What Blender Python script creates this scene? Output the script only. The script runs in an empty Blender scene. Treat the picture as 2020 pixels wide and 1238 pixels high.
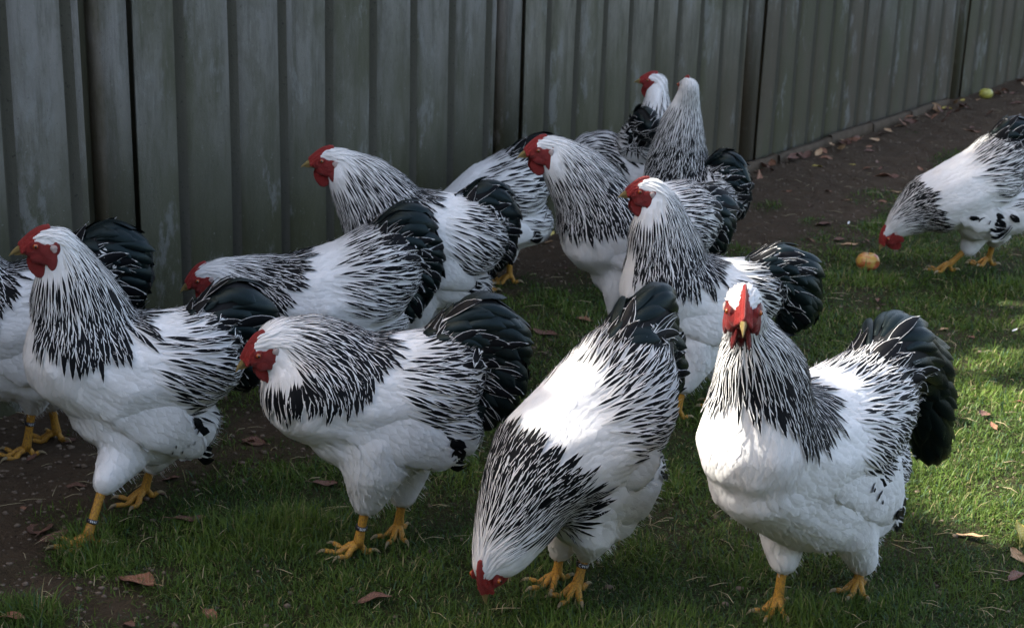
import bpy, bmesh, math, random, time
import numpy as np
from mathutils import Vector, Matrix, Quaternion
from mathutils.bvhtree import BVHTree
T0 = time.time()
random.seed(7); rng = np.random.default_rng(7)
S = bpy.context.scene
COL = S.collection
R = math.radians

# ------------------------------------------------------------------ camera
F = 3100.0; PITCH = R(18.0); ROLL = R(1.8); H = 1.54
fw = np.array([0, math.cos(PITCH), -math.sin(PITCH)])
_r = np.array([1.0, 0, 0]); _u = np.array([0, math.sin(PITCH), math.cos(PITCH)])
cu = _u*math.cos(ROLL) - _r*math.sin(ROLL); cr = _r*math.cos(ROLL) + _u*math.sin(ROLL)
CAM = np.array([0, 0, H])
cd = bpy.data.cameras.new('camera'); cam = bpy.data.objects.new('camera', cd); COL.objects.link(cam)
cd.sensor_width = 36; cd.lens = F/2020*36; cd.clip_start = 0.05; cd.clip_end = 400
m = Matrix(((cr[0], cu[0], -fw[0], 0), (cr[1], cu[1], -fw[1], 0), (cr[2], cu[2], -fw[2], H), (0, 0, 0, 1)))
cam.matrix_world = m
cd.dof.use_dof = True; cd.dof.focus_distance = 3.12; cd.dof.aperture_fstop = 9.5
S.camera = cam
# ------------------------------------------------------------------ light
SUN = np.array([-0.70, 0.17, 0.66]); SUN /= np.linalg.norm(SUN)
w = bpy.data.worlds.new("World"); S.world = w; w.use_nodes = True
nt = w.node_tree; bg = nt.nodes['Background']
sky = nt.nodes.new('ShaderNodeTexSky'); sky.sky_type = 'NISHITA'; sky.sun_disc = False
sky.sun_elevation = math.asin(SUN[2]); sky.sun_rotation = math.atan2(SUN[0], SUN[1])
wb = nt.nodes.new('ShaderNodeMix'); wb.data_type = 'RGBA'; wb.blend_type = 'MULTIPLY'; wb.inputs[0].default_value = 1; wb.inputs[7].default_value = (1.13, 1.0, 0.86, 1)
nt.links.new(sky.outputs[0], wb.inputs[6]); nt.links.new(wb.outputs[2], bg.inputs[0]); bg.inputs[1].default_value = 0.15; sky.dust_density = 3.5; sky.ozone_density = 0.6; sky.air_density = 0.8
sl = bpy.data.lights.new('sun', 'SUN'); so = bpy.data.objects.new('sun', sl); COL.objects.link(so)
sl.energy = 4.5; sl.angle = R(0.45); sl.color = (1, 0.95, 0.86)
so.rotation_euler = Vector(-SUN).to_track_quat('-Z', 'Y').to_euler()
S.view_settings.view_transform = 'Standard'; S.view_settings.look = 'None'
S.view_settings.exposure = 2.42; S.view_settings.gamma = 1; S.view_settings.use_curve_mapping = False
S.render.engine = 'CYCLES'; S.cycles.max_bounces = 6; S.cycles.diffuse_bounces = 3; S.cycles.use_denoising = True

# ------------------------------------------------------------------ helpers
def ray(x, y): return cr*(x-1010)/F + cu*(619-y)/F + fw
def ground(x, y, z=0.0):
    d = ray(x, y); return CAM + d*((z-H)/d[2])
def project(P):
    P = np.asarray(P) - CAM
    zc = P @ fw; return 1010 + F*(P @ cr)/zc, 619 - F*(P @ cu)/zc, zc
def plane_hit(x, y, p0, n):
    d = ray(x, y); return CAM + d*(np.dot(p0-CAM, n)/np.dot(d, n))

class NT:
    def __init__(s, name):
        s.m = bpy.data.materials.new(name); s.m.use_nodes = True; s.t = s.m.node_tree
        s.b = s.t.nodes['Principled BSDF']; s.out = s.t.nodes['Material Output']
    def n(s, typ, **kw):
        o = s.t.nodes.new(typ)
        for k, v in kw.items(): setattr(o, k, v)
        return o
    def l(s, a, b): s.t.links.new(a, b)
    def val(s, o, i, v):
        if hasattr(v, 'is_output'): s.l(v, o.inputs[i])
        else: o.inputs[i].default_value = v
    def math(s, op, a, b=0.0, c=0.0, clamp=False):
        o = s.n('ShaderNodeMath', operation=op, use_clamp=clamp)
        s.val(o, 0, a); s.val(o, 1, b)
        if op in ('MULTIPLY_ADD', 'SMOOTH_MIN'): s.val(o, 2, c)
        return o.outputs[0]
    def mix(s, f, a, b):
        o = s.n('ShaderNodeMix', data_type='RGBA'); s.val(o, 0, f)
        for i, v in ((6, a), (7, b)):
            if hasattr(v, 'is_output'): s.l(v, o.inputs[i])
            else: o.inputs[i].default_value = (*v, 1) if len(v) == 3 else v
        return o.outputs[2]
    def noise(s, scale, detail=4, rough=0.6, vec=None, dim='3D'):
        o = s.n('ShaderNodeTexNoise'); o.inputs['Scale'].default_value = scale
        o.inputs['Detail'].default_value = detail; o.inputs['Roughness'].default_value = rough
        if vec is not None: s.l(vec, o.inputs['Vector'])
        return o.outputs[0]
    def ramp(s, fac, stops):
        o = s.n('ShaderNodeValToRGB'); s.val(o, 0, fac); e = o.color_ramp.elements
        while len(e) < len(stops): e.new(0.5)
        for i, (p, c) in enumerate(stops): e[i].position = p; e[i].color = (*c, 1) if len(c) == 3 else c
        return o.outputs[0]
    def smooth(s, v, a, b):
        o = s.n('ShaderNodeMapRange', interpolation_type='SMOOTHSTEP'); s.val(o, 0, v); s.val(o, 1, a); s.val(o, 2, b)
        return o.outputs[0]
    def coord(s, which='Object', scale=None):
        c = s.n('ShaderNodeTexCoord').outputs[which]
        if scale:
            mp = s.n('ShaderNodeMapping'); s.l(c, mp.inputs[0]); mp.inputs['Scale'].default_value = scale; return mp.outputs[0]
        return c
    def bump(s, h, strength=0.3, dist=0.01):
        o = s.n('ShaderNodeBump'); s.l(h, o.inputs['Height']); o.inputs['Strength'].default_value = strength
        o.inputs['Distance'].default_value = dist; s.l(o.outputs[0], s.b.inputs['Normal'])
    def set(s, **kw):
        for k, v in kw.items():
            i = s.b.inputs[{'color': 'Base Color', 'rough': 'Roughness', 'spec': 'Specular IOR Level', 'metal': 'Metallic', 'sub': 'Subsurface Weight', 'coat': 'Coat Weight', 'sheen': 'Sheen Weight'}[k]]
            if hasattr(v, 'is_output'): s.l(v, i)
            else: i.default_value = (*v, 1) if isinstance(v, tuple) and len(v) == 3 else v
        return s

def mesh_np(name, V, Q=None, Tt=None, mat=None, uv=None, fp=None, smooth=True, parent=None, link=True):
    """V (n,3); Q quads (k,4) and/or Tt tris (k,3); uv per vertex; fp per-vertex colour attribute"""
    me = bpy.data.meshes.new(name)
    V = np.asarray(V, np.float32)
    loops = []; starts = []; tot = 0
    nq = 0 if Q is None else len(Q); ntt = 0 if Tt is None else len(Tt)
    arr = []
    if nq: arr.append(np.asarray(Q, np.int32).ravel())
    if ntt: arr.append(np.asarray(Tt, np.int32).ravel())
    li = np.concatenate(arr)
    ls = np.concatenate([np.arange(nq)*4, nq*4 + np.arange(ntt)*3]).astype(np.int32)
    me.vertices.add(len(V)); me.vertices.foreach_set('co', V.ravel())
    me.loops.add(len(li)); me.loops.foreach_set('vertex_index', li)
    me.polygons.add(nq+ntt); me.polygons.foreach_set('loop_start', ls)
    if smooth: me.polygons.foreach_set('use_smooth', np.ones(nq+ntt, bool))
    me.update(calc_edges=True)
    if uv is not None:
        u = me.uv_layers.new(name='UVMap'); u.data.foreach_set('uv', np.asarray(uv, np.float32)[li].ravel())
    if fp is not None:
        a = me.color_attributes.new('fp', 'FLOAT_COLOR', 'POINT'); a.data.foreach_set('color', np.asarray(fp, np.float32).ravel())
    me.validate()
    if mat: me.materials.append(mat)
    if not link: return me
    o = bpy.data.objects.new(name, me); COL.objects.link(o)
    if parent: o.parent = parent
    return o
def empty(name, loc, label=None, cat=None, group=None):
    o = bpy.data.objects.new(name, None); COL.objects.link(o); o.location = loc; o.empty_display_size = 0.05
    tag(o, label, cat, group); return o
def tag(o, label=None, cat=None, group=None, kind=None):
    if label: o['label'] = label
    if cat: o['category'] = cat
    if group: o['group'] = group
    if kind: o['kind'] = kind
    return o
def inst(name, me, parent, mat4=None):
    o = bpy.data.objects.new(name, me); COL.objects.link(o); o.parent = parent
    if mat4 is not None: o.matrix_basis = mat4
    return o

def ico(sub):
    bm = bmesh.new(); bmesh.ops.create_icosphere(bm, subdivisions=sub, radius=1)
    v = np.array([x.co[:] for x in bm.verts]); f = np.array([[q.index for q in p.verts] for p in bm.faces]); bm.free(); return v, f
ICO2 = ico(2); ICO3 = ico(3)
def blob_mesh(name, spheres, voxel, smooth_it=8, mat=None, link=False):
    """spheres: (centre, (rx,ry,rz), 3x3 axes or None) -> one continuous remeshed surface"""
    v, f = ICO2 if len(spheres) > 12 else ICO3
    Vs, Fs = [], []
    for i, (c, r, A) in enumerate(spheres):
        q = v*np.asarray(r)
        if A is not None: q = q @ A
        Vs.append(q+c); Fs.append(f+i*len(v))
    tmp = mesh_np('tmp', np.vstack(Vs), Tt=np.vstack(Fs))
    md = tmp.modifiers.new('r', 'REMESH'); md.mode = 'VOXEL'; md.voxel_size = voxel; md.use_smooth_shade = True
    if smooth_it:
        sm = tmp.modifiers.new('s', 'SMOOTH'); sm.factor = 0.5; sm.iterations = smooth_it
    dg = bpy.context.evaluated_depsgraph_get()
    me = bpy.data.meshes.new_from_object(tmp.evaluated_get(dg)); me.name = name
    old = tmp.data; bpy.data.objects.remove(tmp); bpy.data.meshes.remove(old)
    me.polygons.foreach_set('use_smooth', np.ones(len(me.polygons), bool))
    if mat: me.materials.clear(); me.materials.append(mat)
    return me
def tube(pts, radii, n=10, cap=True):
    """generalised cone along pts -> V,Q,T"""
    P = np.array(pts, float); k = len(P); V = []; Q = []; Tt = []
    tg = np.gradient(P, axis=0); tg /= np.linalg.norm(tg, axis=1)[:, None]
    up = np.array([0, 0, 1.0]) if abs(tg[0][2]) < 0.9 else np.array([1.0, 0, 0])
    a = np.cross(tg[0], up); a /= np.linalg.norm(a)
    for i in range(k):
        a = a - tg[i]*np.dot(a, tg[i]); a /= np.linalg.norm(a); b = np.cross(tg[i], a)
        for j in range(n):
            t = 2*math.pi*j/n; V.append(P[i] + radii[i]*(a*math.cos(t)+b*math.sin(t)))
    for i in range(k-1):
        for j in range(n):
            Q.append((i*n+j, i*n+(j+1) % n, (i+1)*n+(j+1) % n, (i+1)*n+j))
    if cap:
        V.append(P[0]); V.append(P[-1]); a0 = len(V)-2
        for j in range(n):
            Tt.append((a0, (j+1) % n, j)); Tt.append((a0+1, (k-1)*n+j, (k-1)*n+(j+1) % n))
    return np.array(V), Q, Tt
class Acc:
    def __init__(s): s.V = []; s.Q = []; s.T = []; s.n = 0
    def add(s, V, Q=(), Tt=()):
        s.V.append(np.asarray(V)); s.Q += [tuple(i+s.n for i in q) for q in Q]; s.T += [tuple(i+s.n for i in q) for q in Tt]; s.n += len(V)
    def build(s, name, mat, parent=None, link=True, smooth=True, shift=None):
        V = np.vstack(s.V)
        if shift is not None: V = V-shift
        return mesh_np(name, V, s.Q or None, s.T or None, mat, parent=parent, link=link, smooth=smooth)

# ------------------------------------------------------------------ materials
def mat_feather():
    t = NT('plumage'); at = t.n('ShaderNodeAttribute', attribute_name='fp')
    sp = t.n('ShaderNodeSeparateColor'); t.l(at.outputs['Color'], sp.inputs[0])
    W, G, B = sp.outputs[0], sp.outputs[1], sp.outputs[2]; A = at.outputs['Alpha']
    uv = t.n('ShaderNodeUVMap').outputs[0]; s2 = t.n('ShaderNodeSeparateXYZ'); t.l(uv, s2.inputs[0])
    x = t.math('ABSOLUTE', t.math('MULTIPLY_ADD', s2.outputs[0], 2.0, -1.0)); v = s2.outputs[1]
    # barbs running obliquely off the shaft
    bv = t.n('ShaderNodeCombineXYZ'); t.l(t.math('SUBTRACT', t.math('MULTIPLY', v, 38.0), t.math('MULTIPLY', x, 7.0)), bv.inputs[0])
    t.l(t.math('MULTIPLY', B, 91.0), bv.inputs[1]); t.l(t.math('MULTIPLY', x, 1.2), bv.inputs[2])
    nz = t.noise(1.0, 3, 0.7, bv.outputs[0])
    wob = t.math('MULTIPLY', t.math('SUBTRACT', nz, 0.5), t.math('MULTIPLY_ADD', W, -0.30, 0.36))
    # stripe edge: widens from start G, closes near the tip unless A
    grow = t.smooth(v, G, t.math('ADD', G, 0.35))
    tip = t.smooth(v, t.math('ADD', 0.93, t.math('MULTIPLY', A, 0.2)), t.math('ADD', 0.80, t.math('MULTIPLY', A, 0.2)))
    edge = t.math('MULTIPLY', t.math('MULTIPLY', W, grow), t.math('ADD', t.math('MULTIPLY', tip, 0.85), 0.15))
    xx = t.math('ADD', x, wob)
    d = t.math('SUBTRACT', edge, xx)
    f = t.smooth(d, -0.07, 0.07); f = t.math('MULTIPLY', f, t.smooth(W, 0.01, 0.06))
    f = t.math('MAXIMUM', f, t.smooth(W, 1.15, 1.2))
    wv = t.mix(B, (0.66, 0.65, 0.63), (0.80, 0.80, 0.79))
    wv = t.mix(t.math('MULTIPLY', t.smooth(nz, 0.35, 0.75), 0.22), wv, (0.5, 0.5, 0.51))
    mo = t.noise(13, 4, .6, t.coord('Object')); wv = t.mix(t.math('MULTIPLY', t.smooth(mo, .45, .75), .30), wv, (0.50, 0.475, 0.43))
    bk = t.mix(nz, (0.0015, 0.0018, 0.0025), (0.004, 0.005, 0.0065))
    c = t.mix(f, wv, bk)
    t.set(color=c, spec=t.math('MULTIPLY_ADD', f, 0.0, 0.10), rough=t.math('MULTIPLY_ADD', f, -0.30, 0.82))
    t.bump(t.math('ADD', t.math('MULTIPLY', nz, 0.5), t.math('MULTIPLY', x, -0.5)), 0.35, 0.002)
    tr = t.n('ShaderNodeBsdfTranslucent'); t.l(c, tr.inputs[0])
    mx = t.n('ShaderNodeMixShader'); t.l(t.math('MULTIPLY', t.math('SUBTRACT', 1.0, f), 0.22), mx.inputs[0])
    t.l(t.b.outputs[0], mx.inputs[1]); t.l(tr.outputs[0], mx.inputs[2]); t.l(mx.outputs[0], t.out.inputs[0])
    return t.m
M = {}
M['feather'] = mat_feather()
t = NT('white_down'); t.set(color=t.mix(t.noise(60, 3), (0.62, 0.61, 0.59), (0.78, 0.78, 0.78)), rough=0.9, spec=0.1); t.bump(t.noise(220, 3), 0.4, 0.003); M['down'] = t.m
t = NT('grey_underdown'); t.set(color=t.mix(t.noise(60, 3), (0.25, 0.25, 0.26), (0.5, 0.5, 0.5)), rough=0.9, spec=0.1); M['under'] = t.m
t = NT('black_down'); t.set(color=(0.006, 0.007, 0.008), rough=0.7, spec=0.2); M['blackdown'] = t.m
t = NT('glossy_black_feather')
uv = t.n('ShaderNodeUVMap').outputs[0]; s2 = t.n('ShaderNodeSeparateXYZ'); t.l(uv, s2.inputs[0])
x = t.math('ABSOLUTE', t.math('MULTIPLY_ADD', s2.outputs[0], 2.0, -1.0))
ang = t.math('SUBTRACT', t.math('MULTIPLY', s2.outputs[1], 60.0), t.math('MULTIPLY', x, 22.0))
cb = t.n('ShaderNodeCombineXYZ'); t.l(ang, cb.inputs[0]); t.l(x, cb.inputs[1])
nz = t.noise(1.0, 3, 0.8, cb.outputs[0]); oi = t.n('ShaderNodeObjectInfo').outputs['Random']
t.set(color=t.mix(t.math('MULTIPLY', nz, 1.0), (0.0015, 0.002, 0.003), (0.003, 0.008, 0.009)), rough=0.28, spec=0.20)
t.b.inputs['Specular Tint'].default_value = (0.75, 1.0, 1.0, 1)
t.bump(nz, 0.35, 0.0015); M['tail'] = t.m
def skinmat(name, a, b, rough=0.42, bs=420, sub=0.12):
    t = NT(name); n1 = t.noise(bs, 2, 0.5); n2 = t.noise(60, 3)
    t.set(color=t.mix(n2, a, b), rough=rough, spec=0.4, sub=sub); t.b.inputs['Subsurface Radius'].default_value = (0.004, 0.001, 0.001)
    t.bump(t.math('ADD', n1, t.math('MULTIPLY', t.noise(170, 2), 1.4)), 1.0, 0.0028); return t.m
M['red'] = skinmat('red_skin', (0.15, 0.007, 0.008), (0.36, 0.034, 0.028))
M['comb'] = skinmat('comb_skin', (0.24, 0.012, 0.011), (0.46, 0.050, 0.040), 0.4, 300)
M['lobe'] = skinmat('pale_ear_skin', (0.6, 0.45, 0.42), (0.7, 0.6, 0.56), 0.5)
M['beak'] = skinmat('horn_beak', (0.30, 0.20, 0.05), (0.42, 0.32, 0.13), 0.35, 90, 0)
M['claw'] = skinmat('horn_claw', (0.35, 0.26, 0.14), (0.55, 0.46, 0.30), 0.4, 90, 0)
t = NT('yellow_scaled_leg'); vo = t.n('ShaderNodeTexVoronoi'); t.l(t.coord('Object', (1, 1, 1.5)), vo.inputs['Vector']); vo.inputs['Scale'].default_value = 170
t.set(color=t.mix(t.math('MULTIPLY', t.smooth(t.noise(28, 5, .7), .42, .62), .85), t.mix(t.noise(45, 3), (0.33, 0.155, 0.014), (0.44, 0.25, 0.035)), (0.17, 0.085, 0.03)), rough=0.55, spec=0.3); t.bump(vo.outputs['Distance'], -0.6, 0.002); M['leg'] = t.m
t = NT('orange_eye'); t.set(color=(0.26, 0.06, 0.01), rough=0.08, spec=0.6); M['eye'] = t.m
t = NT('black_pupil'); t.set(color=(0.004, 0.004, 0.004), rough=0.05, spec=0.6); M['pupil'] = t.m
t = NT('black_plastic_band'); t.set(color=(0.012, 0.012, 0.018), rough=0.35); M['band'] = t.m
t = NT('white_lettering'); t.set(color=(0.7, 0.7, 0.7), rough=0.5); M['letter'] = t.m

# ------------------------------------------------------------------ ground
WA = ground(1472, 328); WB = ground(1972, 163); WD = (WB-WA)/np.linalg.norm(WB-WA); WN = np.array([WD[1], -WD[0], 0])
PH = rng.uniform(0, 6.28, (24, 2)); FR = np.array([(rng.normal(0, 1), rng.normal(0, 1)) for _ in range(24)])
def vnoise(x, y, f, k0=0, k=8):
    s = 0
    for i in range(k0, k0+k):
        s = s + np.sin(f*(FR[i % 24][0]*x + FR[i % 24][1]*y) + PH[i % 24][0])*np.cos(f*0.8*(FR[(i+5) % 24][1]*x - FR[(i+5) % 24][0]*y) + PH[i % 24][1])
    return s/math.sqrt(k)
def gheight(x, y):
    return 0.006*vnoise(x, y, 5, 0) + 0.004*vnoise(x, y, 16, 5)
# image-space blobs of bare soil (px, py, rx, ry, strength)
DIRT = [(60, 930, 210, 90, 1.3), (120, 1190, 190, 70, 1.2), (330, 900, 150, 50, .8), (540, 830, 120, 70, .8), (20, 1080, 130, 60, .9), (330, 1130, 60, 25, .5),
        (1120, 500, 130, 40, 1.3), (1060, 640, 130, 60, .35), (1500, 380, 130, 70, 1.3), (1640, 350, 150, 60, 1.3), (1560, 450, 90, 40, .8), (1690, 430, 70, 60, .8),
        (1800, 300, 140, 55, 1.3), (1920, 240, 120, 50, 1.4), (2000, 200, 90, 50, 1.4), (1720, 300, 100, 40, 1.2), (1480, 470, 60, 40, .7)]
LUSH = [(1520, 405, 45, 16, 1.2), (1700, 385, 60, 22, 1.0), (1810, 262, 50, 14, 1.0), (1860, 310, 60, 18, .9), (1950, 330, 60, 18, .8), (1600, 440, 60, 16, .7), (1760, 330, 40, 12, .6), (560, 1040, 170, 60, .7), (165, 1090, 55, 30, 1.6), (60, 1210, 70, 35, 1.6), (1750, 440, 60, 20, .7)]
def cover(x, y):
    x = np.asarray(x, float); y = np.asarray(y, float)
    P = np.stack([x, y, np.zeros_like(x)], -1) - CAM
    zc = np.maximum(P @ fw, 0.3); px = 1010 + F*(P @ cr)/zc; py = 619 - F*(P @ cu)/zc
    g = np.full_like(x, 0.95)
    for a, b, c, d, s in DIRT: g -= s*np.exp(-((px-a)/c)**2-((py-b)/d)**2)
    for a, b, c, d, s in LUSH: g += s*np.exp(-((px-a)/c)**2-((py-b)/d)**2)
    dw = (x-WA[0])*WN[0] + (y-WA[1])*WN[1]
    g -= 1.1*np.exp(-(np.maximum(dw, 0)/0.22)**2)
    return np.clip(g + 0.24*vnoise(x, y, 7, 3) + 0.20*vnoise(x, y, 22, 9), 0, 1)
def build_ground():
    xs = np.concatenate([[-120, -40, -15, -6], np.arange(-3.4, 4.6, 0.022), [7, 15, 40, 120]])
    ys = np.concatenate([[-60, -20, -6, 0], np.arange(1.9, 11.2, 0.026), [14, 25, 60, 160]])
    X, Y = np.meshgrid(xs, ys); nx, ny = len(xs), len(ys)
    Z = gheight(X, Y)*((X > -4) & (X < 5) & (Y > 1.5) & (Y < 11.5))
    C = cover(X, Y)
    Z = Z + (1-C)*(0.004*vnoise(X, Y, 60, 2) + .0035*np.abs(vnoise(X, Y, 33, 12)))
    V = np.stack([X, Y, Z], -1).reshape(-1, 3)
    i = np.arange(nx*ny).reshape(ny, nx)
    Q = np.stack([i[:-1, :-1], i[:-1, 1:], i[1:, 1:], i[1:, :-1]], -1).reshape(-1, 4)
    t = NT('soil_and_moss'); at = t.n('ShaderNodeAttribute', attribute_name='fp'); sp = t.n('ShaderNodeSeparateColor'); t.l(at.outputs[0], sp.inputs[0])
    co = t.coord(); n1 = t.noise(9, 6, .65, co); n2 = t.noise(70, 5, .7, co); n3 = t.noise(260, 3, .7, co)
    soil = t.mix(n1, (0.044, 0.029, 0.017), (0.128, 0.088, 0.054)); soil = t.mix(t.smooth(n2, .55, .75), soil, (0.135, 0.115, 0.088))
    soil = t.mix(t.smooth(n2, .42, .30), soil, (0.030, 0.022, 0.015))
    gr = t.mix(n2, (0.016, 0.019, 0.006), (0.045, 0.052, 0.016))
    t.set(color=t.mix(sp.outputs[0], soil, gr), rough=0.95, spec=0.15)
    t.bump(t.math('ADD', n2, t.math('MULTIPLY', n3, .5)), 1.0, 0.03)
    fp = np.zeros((len(V), 4), np.float32); fp[:, 0] = C.ravel(); fp[:, 3] = 1
    tag(mesh_np('ground', V, Q, mat=t.m, fp=fp), kind='structure')
build_ground()
def gz(x, y): return float(gheight(np.array(x), np.array(y)))

# ------------------------------------------------------------------ grass
def build_grass(name, N, seed, hmul, label):
    r = np.random.default_rng(seed)
    # sample in the picture's footprint on the ground (plus a margin all round), thinned with distance
    n = N*6
    zc = r.uniform(0, 1, n)**1.35*9.0 + 2.15
    half = zc*0.37 + 0.5
    x = r.uniform(-1, 1, n)*half; y = zc + r.normal(0, .01, n)
    acc = cover(x, y)**1.3 * np.minimum(1, half/ (0.5+0.37*3.0) * np.minimum(1, (3.6/zc)**0.3))/2.6
    dw = (x-WA[0])*WN[0] + (y-WA[1])*WN[1]
    k = (r.uniform(0, 1, n) < acc) & (dw > 0.03)
    x = x[k][:N]; y = y[k][:N]; n = len(x)
    C = cover(x, y)
    L = (0.011 + 0.020*r.uniform(0, 1, n)**1.5)*hmul*(0.6+0.5*C)
    clump = np.clip(vnoise(x, y, 12, 7)*.5+.5, 0, 1); L *= 0.55+0.9*clump; L[r.uniform(0, 1, n) < .04] *= 1.7
    P = np.stack([x, y, np.zeros_like(x)], -1) - CAM; q = P @ fw; px = 1010 + F*(P @ cr)/q; py = 619 - F*(P @ cu)/q
    for a, b, c, d, s in [(560, 1050, 170, 60, .9), (165, 1090, 55, 30, 1.1), (60, 1215, 70, 35, 1.1), (1600, 1225, 90, 30, 1.0), (1500, 1200, 500, 60, .2)]: L *= 1+s*np.exp(-((px-a)/c)**2-((py-b)/d)**2)
    az = r.uniform(0, 2*math.pi, n); lean = np.abs(r.normal(1.0, 0.5, n)).clip(.05, 1.9)
    d = np.stack([np.cos(az), np.sin(az)], -1); s = np.stack([-d[:, 1], d[:, 0]], -1)
    W = (0.0007 + 0.0008*r.uniform(0, 1, n))*np.clip(q/3.2, 1, 2.2)
    z0 = gheight(x, y) - 0.002
    def pt(f, k, sg):
        out = np.zeros((n, 3)); rr = L*f*np.sin(lean*(0.35+.65*f)); hh = np.maximum(L*f*np.cos(lean*(0.35+.65*f)), .003*f)
        out[:, 0] = x + d[:, 0]*rr + sg*s[:, 0]*W*k; out[:, 1] = y + d[:, 1]*rr + sg*s[:, 1]*W*k; out[:, 2] = z0 + hh; return out
    V = np.stack([pt(0, 1, -1), pt(0, 1, 1), pt(.55, .8, -1), pt(.55, .8, 1), pt(1, 0, 0)], 1).reshape(-1, 3)
    b = np.arange(n)*5
    Q = np.stack([b, b+1, b+3, b+2], -1); Tt = np.stack([b+2, b+3, b+4], -1)
    fp = np.ones((n, 5, 4), np.float32); fp[:, :, 0] = r.uniform(0, 1, n)[:, None]; fp[:, :, 1] = np.array([0, 0, .55, .55, 1])[None]
    fp[:, :, 2] = (clump*.6 + .4*r.uniform(0, 1, n))[:, None]
    return tag(mesh_np(name, V, Q, Tt, M['grass'], fp=fp.reshape(-1, 4)), label, kind='stuff')
t = NT('grass_blade'); at = t.n('ShaderNodeAttribute', attribute_name='fp'); sp = t.n('ShaderNodeSeparateColor'); t.l(at.outputs[0], sp.inputs[0])
c = t.mix(sp.outputs[2], (0.024, 0.058, 0.010), (0.094, 0.146, 0.021)); c = t.mix(t.smooth(sp.outputs[0], .90, .95), c, (0.22, 0.19, 0.09))
c = t.mix(t.smooth(sp.outputs[0], .12, .02), c, (0.05, 0.10, 0.055))
t.set(color=c, rough=0.55, spec=0.22)
tr = t.n('ShaderNodeBsdfTranslucent'); t.l(c, tr.inputs[0]); mx = t.n('ShaderNodeMixShader'); mx.inputs[0].default_value = .35
t.l(t.b.outputs[0], mx.inputs[1]); t.l(tr.outputs[0], mx.inputs[2]); t.l(mx.outputs[0], t.out.inputs[0]); M['grass'] = t.m
build_grass('grass', 400000, 3, 1.0, 'short green lawn grass with patchy bare soil')

# ------------------------------------------------------------------ fence
def wallp(s, d, z): return WA + WD*s + WN*d + np.array([0, 0, z])
def mat_wall(name, a, b, shift):
    t = NT(name); co = t.coord('Object', (1, 1, .35)); co2 = t.coord('Object', (1, 1, .12))
    n1 = t.noise(2.6, 6, .62, co); n2 = t.noise(14, 6, .7, co); n3 = t.noise(95, 4, .75, t.coord()); n4 = t.noise(26, 5, .7, co2)
    c = t.mix(n2, a, b); c = t.mix(t.math('MULTIPLY', t.smooth(n4, .42, .72), .8), c, (0.060, 0.060, 0.046))
    g = t.n('ShaderNodeNewGeometry'); sz = t.n('ShaderNodeSeparateXYZ'); t.l(g.outputs['Position'], sz.inputs[0])
    low = t.smooth(t.math('ADD', sz.outputs[2], t.math('MULTIPLY', t.math('SUBTRACT', n1, .5), 1.1)), .95, .22)
    sx = t.smooth(t.math('ADD', sz.outputs[1], t.math('MULTIPLY', n1, .8)), 6.2, 7.6)
    moss = t.mix(n2, (0.018, 0.020, 0.007), (0.050, 0.050, 0.020))
    moss = t.mix(sx, moss, t.mix(n2, (0.042, 0.034, 0.021), (0.080, 0.064, 0.042)))
    c = t.mix(t.math('MULTIPLY', low, .95), c, moss)
    c = t.mix(t.math('MULTIPLY', t.smooth(n1, .47, .64), .75), c, (0.048, 0.050, 0.024))
    n5 = t.noise(7.5, 7, .74, t.coord('Object', (1, 1, .42))); c = t.mix(t.math('MULTIPLY', t.smooth(n5, .50, .62), .42), c, (0.056, 0.055, 0.036)); c = t.mix(t.math('MULTIPLY', t.smooth(n5, .46, .36), .5), c, (0.17, 0.172, 0.165))
    c = t.mix(t.math('MULTIPLY', t.smooth(n3, .60, .72), .6), c, (0.030, 0.030, 0.026))
    c = t.mix(t.math('MULTIPLY', t.smooth(n3, .36, .28), .5), c, (0.24, 0.25, 0.24))
    t.set(color=c, rough=0.82, spec=0.25); t.bump(t.math('ADD', n3, n2), 0.35, 0.006); return t.m
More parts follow.
